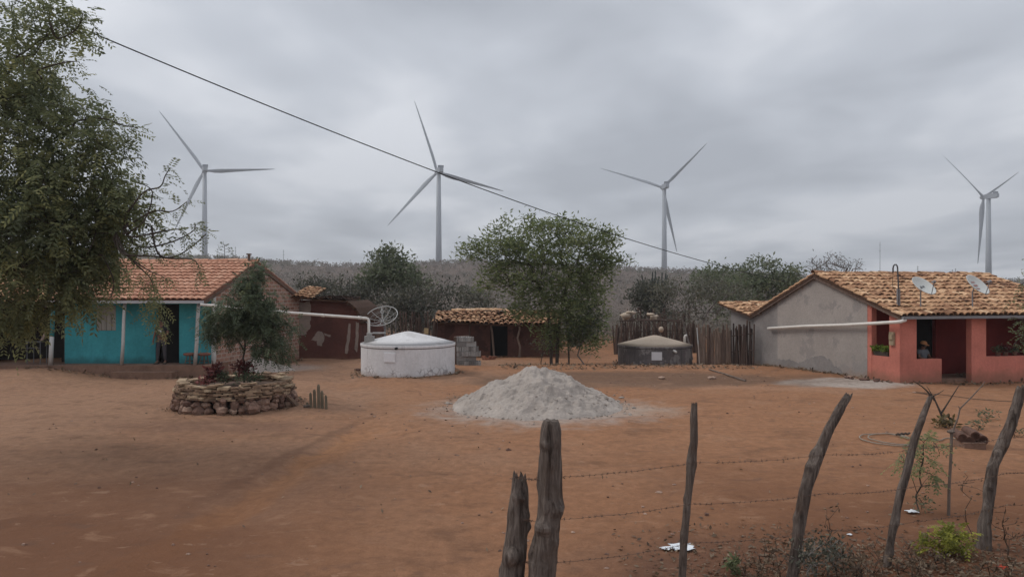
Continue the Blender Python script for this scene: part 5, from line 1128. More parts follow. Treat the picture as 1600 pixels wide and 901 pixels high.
# ------------------------------------------------------------------ fence posts and wire in the foreground
def post(label, pts, d, seed, jag=.05, mat=None):
    """pts: (px, py, width in photo pixels) down the post at distance d"""
    k = d / FPX; rg = random.Random(seed); P = [(W(x, y, d), w * k * .45) for x, y, w in pts]
    foot = P[-1][0]; last = P[-1][0] - P[-2][0]
    while foot.z > gh(foot.x, foot.y) - .05:                       # carry on down into the ground
        foot = foot + last.normalized() * .1
        P.append((foot.copy(), P[-1][1] * 1.004))
    n = 18; m = 70; V = []; F = []; base = on_ground(foot)
    cum = [0]
    for a, b in zip(P[:-1], P[1:]): cum.append(cum[-1] + (b[0] - a[0]).length)
    T = cum[-1]
    def at(u):
        u *= T
        for i in range(len(P) - 1):
            if u <= cum[i + 1] + 1e-9:
                f = (u - cum[i]) / max(1e-6, cum[i + 1] - cum[i]); return P[i][0].lerp(P[i + 1][0], f), P[i][1] + (P[i + 1][1] - P[i][1]) * f
        return P[-1]
    top = [rg.uniform(-1, 1) for _ in range(n)]; kn = [(rg.uniform(.05, .95), rg.uniform(0, 6.28), rg.uniform(.15, .42)) for _ in range(9)]
    for i in range(m):
        u = i / (m - 1); c, r = at(u)
        for j in range(n):
            a = j * 2 * math.pi / n
            g = 1 + .12 * (float(fbm(math.cos(a) * 2.2 + seed, math.sin(a) * 2.2 + u * 2.0, seed, 3)) - .47) * 2 + .10 * (float(vnoise(j * .9, u * 3.5 + seed, seed)) - .5) * 2 + .26 * (float(fbm(math.cos(a) * 1.2 + 9, u * T * 5 + seed * 3 + math.sin(a), seed + 2, 3)) - .45) * 2
            for ku, ka, kk in kn: g += kk * math.exp(-((u - ku) * T / .05) ** 2) * max(0, math.cos(a - ka)) ** 3
            z = jag * (top[j] + .5 * top[(j * 7) % n]) * max(0, 1 - u * 7) * (r / .1)
            if i == 0: g *= .80
            if i < 5: g = g * (i / 5) + (1 - i / 5) * (.86 if i == 0 else .95)
            V.append((c.x + r * g * math.cos(a), c.y + r * g * math.sin(a), c.z + z))
    for i in range(m - 1):
        for j in range(n): F.append((i * n + j, i * n + (j + 1) % n, (i + 1) * n + (j + 1) % n, (i + 1) * n + j))
    c, r = at(0); V.append((c.x, c.y, c.z - jag * .5)); F += [(len(V) - 1, j, (j + 1) % n) for j in range(n)]
    mb = MB(); mb.add(V, F); return single('fence_post', mb, mat or M_post, label, 'fence post', base, 'old wooden fence posts along the roadside')
def postmat():
    m = NT('grey_split_wood'); st = (1, 1, .07)
    a = m.noise(13, 6, .7, (1, 1, .13), dist=.9); b = m.noise(48, 4, .7, st); c = m.noise(2.2, 4, .6)
    col = m.ramp(a, [(.30, (.025, .018, .015)), (.44, (.100, .078, .066)), (.58, (.165, .134, .115)), (.78, (.25, .21, .18))])
    col = m.mix(m.math('MULTIPLY', m.rng(c, .50, .68), .5), col, (.085, .055, .04)); col = m.scale(col, m.rng(b, .2, .8, .7, 1.2))
    h = m.math('ADD', m.math('MULTIPLY', a, .7), m.math('MULTIPLY', b, .35)); m.bump(h, 1.0, .045); return m.done(col, .95, .1)
M_post = postmat()
post('short thick broken post at left of the thick pair, jagged top', [(812, 746, 24), (811, 775, 32), (808, 820, 36), (803, 860, 42), (799, 901, 47)], 7.0, 3, .11)
post('tallest thick rounded-top post of the pair in the middle foreground', [(861, 656, 30), (861, 672, 37), (862, 740, 40), (860, 800, 42), (853, 850, 47), (845, 901, 52)], 6.85, 8, .008)
post('thin straight knotty post right of the thick pair', [(1085, 630, 11), (1084, 660, 13), (1084, 690, 14), (1080, 722, 17), (1077, 760, 14), (1071, 820, 13), (1066, 901, 13)], 7.45, 11, .05)
post('dark post leaning to the right in front of the swept yard', [(1327, 616, 13), (1315, 636, 16), (1296, 668, 18), (1283, 700, 20), (1270, 730, 21), (1259, 765, 20), (1252, 800, 18), (1245, 850, 18), (1238, 901, 19)], 7.85, 15, .04)
post('thin grey post leaning right beside the green sapling', [(1454, 618, 9), (1442, 650, 12), (1430, 685, 13), (1418, 730, 13), (1408, 765, 13), (1398, 810, 12), (1390, 850, 13), (1385, 885, 14)], 8.2, 19, .04)
post('crooked post at the right edge, bending down to the left', [(1595, 603, 14), (1589, 630, 17), (1578, 665, 18), (1564, 700, 19), (1551, 730, 19), (1546, 760, 18), (1544, 790, 19), (1538, 820, 21), (1538, 850, 22)], 8.8, 23, .04)
def barbed(label, hts):
    line = [(803, 901, 7.0), (858, 740, 6.85), (1081, 722, 7.45), (1283, 700, 7.85), (1428, 690, 8.2), (1566, 695, 8.8), (1700, 690, 9.3)]
    XY = [W(a, b, d) for a, b, d in line]; rg = random.Random(int(hts[0] * 100)); P = []
    for i, (a, b) in enumerate(zip(XY[:-1], XY[1:])):
        for k in range(12):
            f = k / 12; h = hts[i] + (hts[i + 1] - hts[i]) * f; x = a.x + (b.x - a.x) * f; y = a.y + (b.y - a.y) * f - .06; P.append(Vector((x, y, h - .10 * f * (1 - f) + rg.uniform(-.004, .004))))
    mb = MB(); mb.tube(P, .0021, 4)
    for a, b in zip(P[:-1], P[1:]):
        for f in (.15, .6):
            if rg.random() < .85:
                p = a.lerp(b, f); v = Vector((rg.uniform(-1, 1), rg.uniform(-1, 1), rg.uniform(-1, 1))).normalized() * .018; mb.tube([p - v, p + v], .0026, 3); v = v.orthogonal().normalized() * .015; mb.tube([p - v, p + v], .0026, 3)
    single('barbed_wire', mb, plain('rusty_wire', (.10, .065, .05), .3, 8, .8) if 'rusty_wire' not in bpy.data.materials else bpy.data.materials['rusty_wire'], label, 'barbed wire', P[0], 'barbed wire strands between the roadside posts')
barbed('top barbed wire strand, tied near the knot of the thin straight post', [1.34, 1.37, 1.36, 1.35, 1.34, 1.34, 1.34])
barbed('middle barbed wire strand, crossing the thick rounded-top post at half height', [.96, .98, .95, .94, .92, .92, .9])
barbed('lowest barbed wire strand, close above the ground between the posts', [.57, .58, .56, .55, .54, .54, .5])

# ------------------------------------------------------------------ small plants, brush and litter
def plant_px(name, label, cat, stems, blobs, leaf, lm, wm=None, r_tip=.004, r_max=.02, seed=1, group=None, step=.12, bow=.1, reuse=.2):
    return tree(name, label, cat, stems, blobs, leaf, wm or M_drytwig, lm, r_tip, r_max, step, bow, group, .5, seed, reuse)
def fg_plants():
    z = np.array([0, 0, 1.0]); A = lambda v: np.array(v)
    b = A(G(1430, 800)); d = b[1]
    plant_px('green_sapling', 'green sapling with drooping feathery leaves behind the thin grey post', 'sapling', [[b - .1 * z, W(1437, 745, d), W(1443, 700, d)], [W(1433, 770, d), W(1422, 735, d)]], [blob_px(1450, 688, d, 26, 10, 9, .25), blob_px(1440, 715, d, 34, 16, 10, .3), blob_px(1420, 718, d, 18, 12, 5, .2), blob_px(1455, 745, d, 16, 14, 5, .2)],
             lambda p, dd: pin_leaves(p, dd, 3, .19, 5, (.34, .13), .6, .03, .6, .2), M_leaf_neem, M_bark, .004, .012, 3, None, .1)
    plant_px('low_weed', 'low green weed at the foot of the green sapling', 'weed', [[A(G(1440, 795)) - .05 * z, A(G(1440, 795)) + .1 * z]], [blob_px(1440, 785, d, 18, 8, 14, .2)], lambda p, dd: simple_leaves(p, dd, 4, .06, .35, .05, .8, .3, .5), M_leaf_shrub, None, .002, .006, 4)
    # bare forked saplings
    b = Vector(G(1482, 805)); d = b.y; t = thing('bare_sapling', 'bare straight sapling stem with a knobbed top and thin forked twig', 'sapling', b); mb = MB()
    mb.tube([b - Vector((0, 0, .1)), W(1483, 760, d), W(1486, 710, d), W(1487, 676, d)], [.022, .020, .019, .021], 8); mb.blob(W(1486, 674, d), .045, .04, .03, 3, .2, 8, 5)
    mb.tube([W(1487, 678, d), W(1492, 665, d), W(1497, 652, d), W(1500, 638, d), W(1520, 618, d), W(1531, 606, d), W(1539, 596, d)], [.014, .012, .011, .010, .009, .007, .004], 6); mb.tube([W(1500, 638, d), W(1497, 634, d)], .006, 5); mb.tube([W(1531, 606, d), W(1537, 602, d)], .004, 4); mb.build('stem', M_wood, t)
    b = Vector(G(1478, 668)); d = b.y; t = thing('forked_shrub', 'leafless forked shrub with a tuft of browned leaves at its foot', 'shrub', b); mb = MB()
    for pth, r in (([(1478, 670), (1474, 655), (1469, 643), (1461, 625), (1458, 617)], .035), ([(1471, 645), (1478, 634), (1490, 615), (1499, 601)], .022), ([(1458, 622), (1448, 610), (1440, 603), (1426, 594)], .022), ([(1460, 626), (1456, 616), (1448, 603)], .016), ([(1459, 618), (1467, 614), (1475, 609)], .016), ([(1459, 618), (1445, 615), (1428, 613)], .014)):
        mb.tube([W(x, y, d) for x, y in pth], [r * (1 - .7 * i / (len(pth) - 1)) for i in range(len(pth))], 6)
    mb.build('stem', M_bark, t); tp = np.array([W(1478 + random.uniform(-11, 9), 660 + random.uniform(-7, 8), d + random.uniform(-.2, .2)) for _ in range(26)]); V, F, q = simple_leaves(tp, rdir(26), 5, .13, .4, .06, .8, .2, .5, .25); link_mesh('foliage', V, F, M_leaf_brown, t, b, q)
    b = A(G(1480, 868)); d = b[1]
    plant_px('yellow_bush', 'bright yellow-green bush between the last two roadside posts', 'bush', [[b - .05 * z, b + .12 * z], [b, b + A([.1, 0, .15])], [b, b + A([-.12, 0, .14])]], [blob_px(1490, 836, d, 28, 20, 30, .2), blob_px(1465, 848, d, 24, 14, 20, .18), blob_px(1505, 848, d, 16, 18, 16, .18), blob_px(1443, 850, d, 10, 7, 6, .1)],
             lambda p, dd: pin_leaves(p, dd, 3, .10, 4, (.42, .22), -.3, .02, .5, .22), M_leaf_yellow, M_leafstem, .003, .012, 6)
    b = A(G(1148, 899)); d = b[1]
    plant_px('dark_weed', 'small dark green weed at the bottom edge left of the dark leaning post', 'weed', [[b - .05 * z, b + .08 * z]], [blob_px(1147, 882, d, 10, 13, 16, .08)], lambda p, dd: simple_leaves(p, dd, 8, .055, .55, .02, .8, .3, .35), M_leaf_neem, None, .002, .006, 7)
    lab = ['dry brush tangle hiding the foot of the dark leaning post', 'dry leafless brush left of the dark leaning post', 'dry grey-green brush right of the dark leaning post', 'upright thin dry weeds beside the dark leaning post', 'dry weeds before the foot of the thin grey post', 'dry reddish weed clump under the yellow-green bush', 'dry thin weeds at the foot of the crooked right post', 'thin dry weed stalks left of the crooked right post', 'dry weeds at the lower right corner', 'bushy dry brush between the dark leaning post and the thin grey post', 'low dry brush at the bottom edge right of the small dark green weed', 'dry brush between the thin grey post and the yellow-green bush']
    for k, (px, py, bl, n, lf) in enumerate([(1262, 915, [(1262, 868, 30, 34)], 80, 3), (1205, 912, [(1205, 862, 24, 34)], 44, 1), (1295, 900, [(1295, 862, 34, 26)], 90, 4), (1300, 880, [(1300, 822, 22, 44)], 18, 1), (1365, 905, [(1362, 862, 22, 40)], 20, 1), (1465, 890, [(1465, 872, 36, 16)], 46, 1), (1565, 870, [(1572, 825, 34, 36)], 34, 1), (1512, 850, [(1512, 780, 18, 52)], 12, 1), (1570, 905, [(1570, 885, 40, 20)], 40, 2), (1335, 912, [(1335, 880, 34, 24)], 70, 3), (1185, 912, [(1185, 890, 26, 16)], 40, 2), (1425, 905, [(1422, 876, 28, 22)], 50, 2)]):
        b = A(G(px, py)); d = b[1]
        plant_px('dry_brush', lab[k], 'dry brush', [[b - .05 * z, b + .05 * z], [b + A([.1, .05, -.05]), b + A([.12, .05, .08])], [b + A([-.1, .05, -.05]), b + A([-.14, .05, .08])]], [blob_px(x, y, d, rx, rz, n, .3) for x, y, rx, rz in bl], lambda p, dd, lf=lf: simple_leaves(p, dd, lf + 1, .05, .4, .03, .8, .1, .4, .25), M_leaf_dry if k not in (0, 2) else M_leaf_dull, M_drytwig if k not in (0, 2) else M_greybark, .0028, .012, 70 + k, 'dry brush along the roadside fence', .08, .16)
    for k, (px, py, lb) in enumerate([(1528, 672, 'small green weed beyond the hollow tiles'), (1542, 655, 'tiny flat green weed right of the bare forked shrub'), (1586, 682, 'low dark weed beside the top of the crooked right post'), (1500, 594, 'thin pale weed before the porch gap of the coral house'), (1515, 592, 'thin weed at the pillar foot of the coral house')]):
        b = A(G(px, py)); d = b[1]; plant_px('yard_weed', lb, 'weed', [[b - .03 * z, b + .06 * z]], [(b + A([0, 0, .12]), (.22, .15, .12), 14)], lambda p, dd: simple_leaves(p, dd, 4, .08, .4, .05, .8, .3, .5), M_leaf_shrub if k < 3 else M_leaf_dry, None, .004, .008, 90 + k, 'small weeds about the yard')
M_leaf_brown = leafmat('browned_leaf', (.05, .035, .02), (.11, .085, .035), (.19, .15, .06), .2); M_leafstem = plain('green_stem', (.10, .11, .03), .2)
fg_plants()
def litter():
    n = 5200; pts = []
    cx, cy = G(1400, 885).x, G(1400, 885).y
    x = np.concatenate([RNG.normal(cx, 1.5, n), RNG.uniform(-.5, 9.5, n // 3)]); y = np.concatenate([RNG.normal(cy - .15, .75, n), RNG.uniform(28.5, 32.2, n // 3)])
    k = (y > 6.5) & (x > 1.2 - (y > 20) * 3); x, y = x[k], y[k]
    ex, ey = [RNG.uniform(-9, 8, 300)], [RNG.uniform(6.5, 19, 300)]
    for cx_, cy_, r_, n_ in ((CW.x, CW.y, 1.78, 420), (PLC.x, PLC.y, 1.55, 320), (CG.x, CG.y, 1.8, 380), (.6, 19.65, 2.35, 160)):
        a = RNG.uniform(0, 6.283, n_); rr = r_ + np.abs(RNG.normal(0, .16, n_)); ex.append(cx_ + rr * np.cos(a)); ey.append(cy_ + rr * np.sin(a))
    for p, q, n_ in ((FC.p(-.1, .2, 0), FC.p(-.1, 7.2, 0), 420), (FC.p(0, -.1, 0), FC.p(7, -.1, 0), 300), (FT.p(-.35, 1, 0), FT.p(-.1, 7, 0), 260), (FT.p(-.3, -.1, 0), FT.p(6, -.1, 0), 260), (Vector((-4.3, 39.5, 0)), Vector((2.6, 39.5, 0)), 200)):
        u = RNG.random(n_); o_ = np.abs(RNG.normal(0, .16, n_)); d_ = (q - p).normalized(); nrm = Vector((d_.y, -d_.x, 0)); nrm = nrm if nrm.y < 0 or (abs(nrm.y) < .5 and nrm.x * p.x < 0) else -nrm
        ex.append(p.x + (q.x - p.x) * u + nrm.x * o_); ey.append(p.y + (q.y - p.y) * u + nrm.y * o_)
    x = np.concatenate([x] + ex); y = np.concatenate([y] + ey); m = len(x); big = np.where(y > 20, 2.2, 1.0)
    d = rdir(m, .35, .12); s = unit(np.cross(d, np.array([0, 0, 1.0]) + RNG.normal(0, .5, (m, 3)))); L = RNG.uniform(.03, .085, m) * big
    V, F = quads(np.stack([x, y, ground_h(x, y) + .012], 1), d, s, L, L * RNG.uniform(.2, .6, m)); t = np.clip(RNG.normal(.45, .28, m), 0, 1)
    tag(link_mesh('leaf_litter', V, F, M_leaf_dry, None, None, t), 'dry fallen leaves and twigs strewn over the ground', None, None, 'stuff')
    n = 1600; x = RNG.uniform(-12, 13, n); y = 8 + 22 * RNG.random(n) ** 1.2; kk = fbm(x * .5, y * .5, 77, 3) + RNG.normal(0, .06, n) > .50; x, y = x[kk], y[kk]; n = len(x); sz = RNG.uniform(.008, .024, n) * (1 + .9 * (RNG.random(n) > .95)); mb = MB()
    for i in range(n): mb.blob((x[i], y[i], gh(x[i], y[i]) + sz[i] * .25), sz[i] * 1.3, sz[i], sz[i] * .7, i, .25, 6, 4, float(RNG.random()))
    tag(mb.build('gravel', M_stone), 'tiny stones scattered over the red dirt', None, None, 'stuff')
litter()

# ------------------------------------------------------------------ things lying in the yard
def sheet(label, px, py, w, h, rot, m, name='paper_sheet', cat='litter', group=None, crump=.05, seed=1):
    c = G(px, py); n = 9; rg = random.Random(seed); V = []; F = []; q = Matrix.Rotation(rot, 3, 'Z')
    for i in range(n):
        for j in range(n):
            p = q @ Vector(((i / (n - 1) - .5) * w * (1 + .15 * math.sin(j * 1.3 + seed)), (j / (n - 1) - .5) * h * (1 + .2 * math.sin(i * 1.1 + seed)), 0)); zz = crump * (.4 + float(fbm(i * .45 + seed, j * .45, seed, 3))); V.append((c.x + p.x, c.y + p.y, gh(c.x + p.x, c.y + p.y) + .006 + zz * .5))
    k = len(V); V += [(a, b, z - .004) for a, b, z in V]
    for i in range(n - 1):
        for j in range(n - 1): a = i * n + j; F += [(a, a + n, a + n + 1, a + 1), (k + a, k + a + 1, k + a + n + 1, k + a + n)]
    mb = MB(); mb.add(V, F); return single(name, mb, m, label, cat, c, group)
M_paper = plain('white_paper', (.62, .64, .66), .06, 5, .8)
sheet('crumpled white sheet lying behind the thin straight post', 1066, 857, .26, .22, .1, M_paper, seed=3, crump=.06)
sheet('narrow white scrap left of the thin straight post', 1045, 859, .19, .10, .3, M_paper, seed=5, crump=.05)
sheet('small white scrap at the foot of the green sapling', 1424, 802, .16, .10, .2, M_paper, seed=7, crump=.06)
sheet('tiny pale scrap among the dry brush right of the dark leaning post', 1327, 837, .06, .05, .2, M_paper, seed=9, crump=.04)
sheet('red scrap at the lower right corner under the dry weeds', 1566, 893, .09, .09, .2, plain('red_scrap', (.45, .06, .03), .2), 'red_scrap', 'litter', seed=2, crump=.12)
for k, (px, py, lb) in enumerate([(1034, 592, 'pale stone on the leaf-strewn strip before the blackened cistern'), (1112, 592, 'pale lump of rubble on the leaf-strewn strip near the stake fence'), (886, 598, 'pale stone behind the top of the big sand heap'), (560, 579, 'dark flat stone left of the white cistern foot'), (570, 577, 'pale stone touching the left foot of the white cistern')]):
    p = G(px, py); mb = MB(); mb.blob((p.x, p.y, p.z + .03), .13, .1, .06, k, .25, 9, 6, .9 if k not in (3,) else .05); single('loose_stone', mb, M_stone, lb, 'stone', p)
def tiles_pile():
    c = G(1520, 700); d = c.y; k = d / FPX; mb = MB(); mb.box((c.x, c.y + .1, c.z + .05), .42, .36, .12); single('grey_slab', mb, M_concrete, 'dull slab under the pile of hollow clay tiles', 'slab', c)
    spots = [(1504, 684, .085, 'hollow clay tile at the left end of the small pile'), (1515, 690, .105, 'hollow clay tile low in front of the small pile'), (1524, 681, .09, 'hollow clay tile on top of the small pile'), (1536, 688, .10, 'hollow clay tile at the right end of the small pile')]
    for (px, py, r, lb) in spots:
        o = W(px, py, d); ax = Vector((.15, .95, .12)).normalized(); mb = MB()
        mb.lathe(o, [(r * .80, .0), (r, .0), (r * .92, .42), (r * .74, .42), (r * .80, .0)], 18, axis=ax); single('hollow_tile', mb, M_pipe_clay, lb, 'clay tile', o, 'hollow clay tiles in the small pile')
    # pale hose in loops with a long tail
    g = G(1384, 687); P = []
    for i in range(70): a = i / 69 * 4 * math.pi; r = .46 + .05 * math.sin(a * .5) ; x = g.x + r * math.cos(a) + i * .002; y = g.y + r * 1.05 * math.sin(a); P.append(Vector((x, y, gh(x, y) + .03 + .012 * (i > 35))))
    for i in range(1, 26): x = P[69].x + i * .045; y = P[69].y + .1 * math.sin(i * .5); P.append(Vector((x, y, gh(x, y) + .025)))
    mb = MB(); mb.tube(P, .012, 6); single('hose_coil', mb, plain('pale_hose', (.25, .21, .17), .2), 'pale hose lying in loops on the ground left of the thin grey post', 'hose', g, smooth=True)
    mb = MB(); P = [G(1400 + i * 3, 683 - .2 * i) + Vector((0, 0, .05 + .02 * (i % 2))) for i in range(8)]; mb.tube(P, .022, 6); single('dark_stick', mb, M_bark, 'short dark stick lying beside the looped pale hose', 'stick', P[0])
    mb = MB(); P = [G(x, y) + Vector((0, 0, .02)) for x, y in ((1430, 613), (1478, 618), (1520, 624), (1560, 627), (1605, 629), (1660, 632))]; mb.tube(P, .009, 6); single('ground_cord', mb, M_bark, 'thin dark cord lying across the swept dirt before the coral house', 'cord', P[0])
    mb = MB(); P = [G(x, y) + Vector((0, 0, .03)) for x, y in ((1108, 578), (1135, 586), (1165, 596))]; mb.tube(P, .03, 6); single('long_pole', mb, M_wood, 'long weathered pole lying on the ground before the stake fence', 'pole', P[0])
M_pipe_clay = plain('dark_fired_clay', (.115, .062, .045), .35, 5, .9)
tiles_pile()

# ------------------------------------------------------------------ porch furniture, pots
def pots():
    t = thing('potted_plant', 'potted plant with bright green leaves in the side opening of the coral porch', 'potted plant', FC.p(.1, .8, .82)); o = t.location
    mb = MB(); mb.hexa([FC.p(.03, .5, .825), FC.p(.17, .5, .825), FC.p(.17, 1.08, .825), FC.p(.03, 1.08, .825)], [FC.p(.01, .48, .97), FC.p(.19, .48, .97), FC.p(.19, 1.1, .97), FC.p(.01, 1.1, .97)]); mb.build('trough', M_bark, t)
    tp = np.array([FC.p(.08 + random.gauss(0, .05), .5 + .62 * k / 44, 1.03 + random.uniform(-.05, .10)) for k in range(45)]); V, F, q = simple_leaves(tp, rdir(45, .8, .4), 7, .11, .42, .05, .8, .2, .62, .2); link_mesh('foliage', V, F, leafmat('pot_leaf', (.045, .07, .012), (.10, .15, .02), (.19, .24, .04), .3), t, o, q)
    for k, (s_, lb) in enumerate([(3.95, 'dark potted plant at the left of the wide porch opening sill'), (4.25, 'bushiest dark potted plant on the wide porch opening sill'), (4.62, 'dark potted plant at the right of the wide porch opening sill')]):
        o = FC.p(s_, .1, .802); t = thing('sill_plant', lb, 'potted plant', o, 'dark potted plants on the porch sill'); mb = MB(); mb.lathe(o, [(.06, 0), (.085, .12), (.095, .12), (.09, .135)], 14); mb.build('pot', M_pipe_clay, t)
        tp = np.array([o + Vector((random.gauss(0, .10), random.gauss(0, .05), .16 + random.uniform(0, .10 + .06 * (k == 1)))) for _ in range(20)]); V, F, q = simple_leaves(tp, rdir(20, .8, .4), 6, .09, .42, .05, .8, .2, .3, .2); link_mesh('foliage', V, F, M_leaf_red if k == 1 else M_leaf_shrub, t, o, q)
pots()
def stool(px, label):
    o = W(px, 567, 25.62); o.z = FZ; t = thing('wooden_stool', label, 'stool', o, 'low stools on the teal porch'); mb = MB(); mb.lathe(o + Vector((0, 0, .30)), [(.10, 0), (.19, .015), (.215, .05), (.21, .085), (.17, .10), (0, .105)], 18); mb.build('seat', plain('reddish_stool_seat', (.20, .085, .06), .3) if 'reddish_stool_seat' not in bpy.data.materials else bpy.data.materials['reddish_stool_seat'], t, True)
    mb = MB(); mb.lathe(o + Vector((0, 0, .12)), [(.115, -.01), (.125, -.01), (.125, .012), (.115, .012)], 14); mb.build('footring', M_bark, t)
    for k in range(4): a = k * math.pi / 2 + .5; mb = MB(); mb.tube([o + Vector((.16 * math.cos(a), .16 * math.sin(a), 0)), o + Vector((.09 * math.cos(a), .09 * math.sin(a), .31))], .018, 6); mb.build('leg', M_wood, t)
stool(296.5, 'low reddish wooden stool left of the corner porch post'); stool(319, 'low reddish wooden stool right of the corner porch post')
def veranda_chair():
    o = W(52, 567, 25.75); o.z = FZ; t = thing('metal_table', 'thin-legged metal table standing in the dark veranda', 'table', o); g = plain('dull_grey_metal', (.13, .13, .135), .2, 5, .5)
    mb = MB(); mb.box(o + Vector((0, .2, .76)), .52, .42, .03); mb.build('top', g, t)
    for sx in (-.23, .23):
        for sy in (.02, .38): mb = MB(); mb.tube([o + Vector((sx, sy, 0)), o + Vector((sx, sy, .745))], .014, 6); mb.build('leg', g, t)
    mb = MB(); mb.box(o + Vector((0, .02, .56)), .44, .016, .02); mb.build('rail', g, t)
    mb = MB(); p = o + Vector((.24, .15, .96)); mb.prism([p + Vector((-.12, 0, -.18)), p + Vector((-.02, 0, -.18)), p + Vector((.14, 0, .16)), p + Vector((.08, 0, .2))], (0, .05, 0)); single('leaning_panel', mb, plain('dull_tan_panel', (.30, .22, .18), .15), 'tan panel leaning on the metal table in the dark veranda', 'panel', o + Vector((.2, .15, .78)))
veranda_chair()

# ------------------------------------------------------------------ people
M_skin = plain('brown_skin', (.17, .085, .055), .1, 8, .6, 40, .05, .002, .35); M_hair = plain('black_hair', (.012, .010, .009), .2); M_eye = plain('eye_white', (.5, .48, .45), .05)
def person(label, loc, face, J, cloth, hair_col, cap=None):
    """J: joint positions in a local frame (x right of the person, y forwards, z up); one skinned body, clothes as children"""
    t = thing('person', label, 'person', loc); c, s_ = math.cos(face), math.sin(face)
    def wp(p): return Vector(loc) + Vector((p[0] * c - p[1] * s_, p[0] * s_ + p[1] * c, p[2]))
    def skin(chains, name, mat, root=0, parent=t, sub=1, extra=None):
        V = []; R_ = []; E = []; ix = {}
        for ch in chains:
            prev = None
            for (p, r) in ch:
                k = tuple(round(q, 4) for q in p)
                if k not in ix: ix[k] = len(V); V.append(p); R_.append(r)
                if prev is not None: E.append((prev, ix[k]))
                prev = ix[k]
        me = bpy.data.meshes.new('skeleton'); me.from_pydata([tuple(v) for v in V], E, []); o = bpy.data.objects.new('skeleton', me); COL.objects.link(o)
        md = o.modifiers.new('skin', 'SKIN'); md.use_smooth_shade = True; sv = me.skin_vertices[0].data
        for i, r in enumerate(R_): sv[i].radius = (r, r) if not isinstance(r, tuple) else r
        sv[root].use_root = True; m2 = o.modifiers.new('sub', 'SUBSURF'); m2.levels = sub; m2.render_levels = sub
        dg = bpy.context.evaluated_depsgraph_get(); nm = bpy.data.meshes.new_from_object(o.evaluated_get(dg)); vs = [wp(v.co) for v in nm.vertices]; fs = [tuple(p.vertices) for p in nm.polygons]
        bpy.data.objects.remove(o); mb = MB(); mb.add(vs, fs)
        if extra: extra(mb)
        return mb.build(name, mat, parent, True)
    H = Vector(J['head']); Nk = J['neck']; up = (H - Vector(Nk)).normalized()
    def fingers(mb):
        for sd in ('l', 'r'):
            w = Vector(J['hand_' + sd]); e_ = Vector(J['elbow_' + sd]); d = (w - e_).normalized(); sx = Vector((1 if sd == 'r' else -1, 0, 0)); sx = (sx - d * sx.dot(d)).normalized(); nn = d.cross(sx)
            for k, ln in enumerate((.060, .072, .076, .066)):
                a = w + d * .05 + nn * (k - 1.5) * .019; mb.tube([wp(a), wp(a + d * ln * .5 - sx * .008), wp(a + d * ln - sx * .026)], [.009, .0085, .006], 6)
            a = w + d * .0 + nn * -.034; mb.tube([wp(a), wp(a - nn * .022 + d * .03), wp(a - nn * .024 + d * .058)], [.011, .010, .007], 6)
        f = Vector((0, 1, 0)); f = (f - up * f.dot(up)).normalized(); rx = f.cross(up)
        mb.blob(wp(H + f * .098 - up * .012), .016, .020, .024, 1, .05, 8, 6)                          # nose
        for k in (-1, 1): mb.blob(wp(H + rx * .077 * k - f * .0), .012, .02, .03, 2, .05, 8, 6)           # ears
        mb.blob(wp(H + f * .086 - up * .052), .024, .012, .008, 3, .05, 8, 5)                            # mouth
    pel, che = J['pelvis'], J['chest']
    body = [[(pel, .115), (J['waist'], .105), (che, .125), (Nk, .052), (tuple(H - up * .06), .062), (tuple(H), .088), (tuple(H + up * .07), .078), (tuple(H + up * .105), .045)]]
    for sd in ('l', 'r'):
        body.append([(che, .125), (J['sh_' + sd], .055), (J['elbow_' + sd], .040), (J['hand_' + sd], .028), (tuple(Vector(J['hand_' + sd]) + (Vector(J['hand_' + sd]) - Vector(J['elbow_' + sd])).normalized() * .06), .030)])
        body.append([(pel, .115), (J['hip_' + sd], .085), (J['knee_' + sd], .056), (J['ankle_' + sd], .036), (J['toe_' + sd], .034)])
    b = skin(body, 'body', M_skin, 0, t, 1, fingers)
    f = Vector((0, 1, 0)); f = (f - up * f.dot(up)).normalized(); rx = f.cross(up); mb = MB()
    for k in (-1, 1): mb.blob(wp(H + rx * .032 * k + f * .082 + up * .012), .013, .008, .009, 4, .02, 8, 6)
    mb.build('eyes', M_eye, b, True)
    shirt = [[(pel, .128), (J['waist'], .120), (che, .140), (tuple(Vector(che).lerp(Vector(Nk), .6)), .075)]]
    for sd in ('l', 'r'): shirt.append([(che, .14), (J['sh_' + sd], .070), (tuple(Vector(J['sh_' + sd]).lerp(Vector(J['elbow_' + sd]), .65)), .058)])
    sh = skin(shirt, 'shirt', cloth[0], 0)
    tr = [[(tuple(Vector(pel) + Vector((0, 0, .05))), .122), (pel, .124)]]
    for sd in ('l', 'r'): tr.append([(pel, .124), (J['hip_' + sd], .097), (J['knee_' + sd], .070), (tuple(Vector(J['knee_' + sd]).lerp(Vector(J['ankle_' + sd]), .9)), .055)])
    skin(tr, 'trousers', cloth[1], 1)
    for sd in ('l', 'r'):
        a, q = Vector(J['ankle_' + sd]), Vector(J['toe_' + sd]); mb = MB(); mb.tube([wp(a + (a - q) * .35 - Vector((0, 0, .03))), wp(a.lerp(q, .3) - Vector((0, 0, .02))), wp(q + (q - a) * .25 - Vector((0, 0, .01)))], [.042, .046, .03], 10); mb.build('shoe', M_bark, t, True)
    mb = MB(); hb = H + up * .035 - f * .018; n = 14
    q = Vector((0, 0, 1)).rotation_difference(up); mb.lathe((0, 0, 0), [(.100, -.055), (.105, 0), (.095, .05), (.065, .085), (.03, .10), (0, .103)], n, axis=up); mb.v = [tuple(wp(Vector(v) + hb)) for v in mb.v]
    h = mb.build('hair', hair_col, t, True)
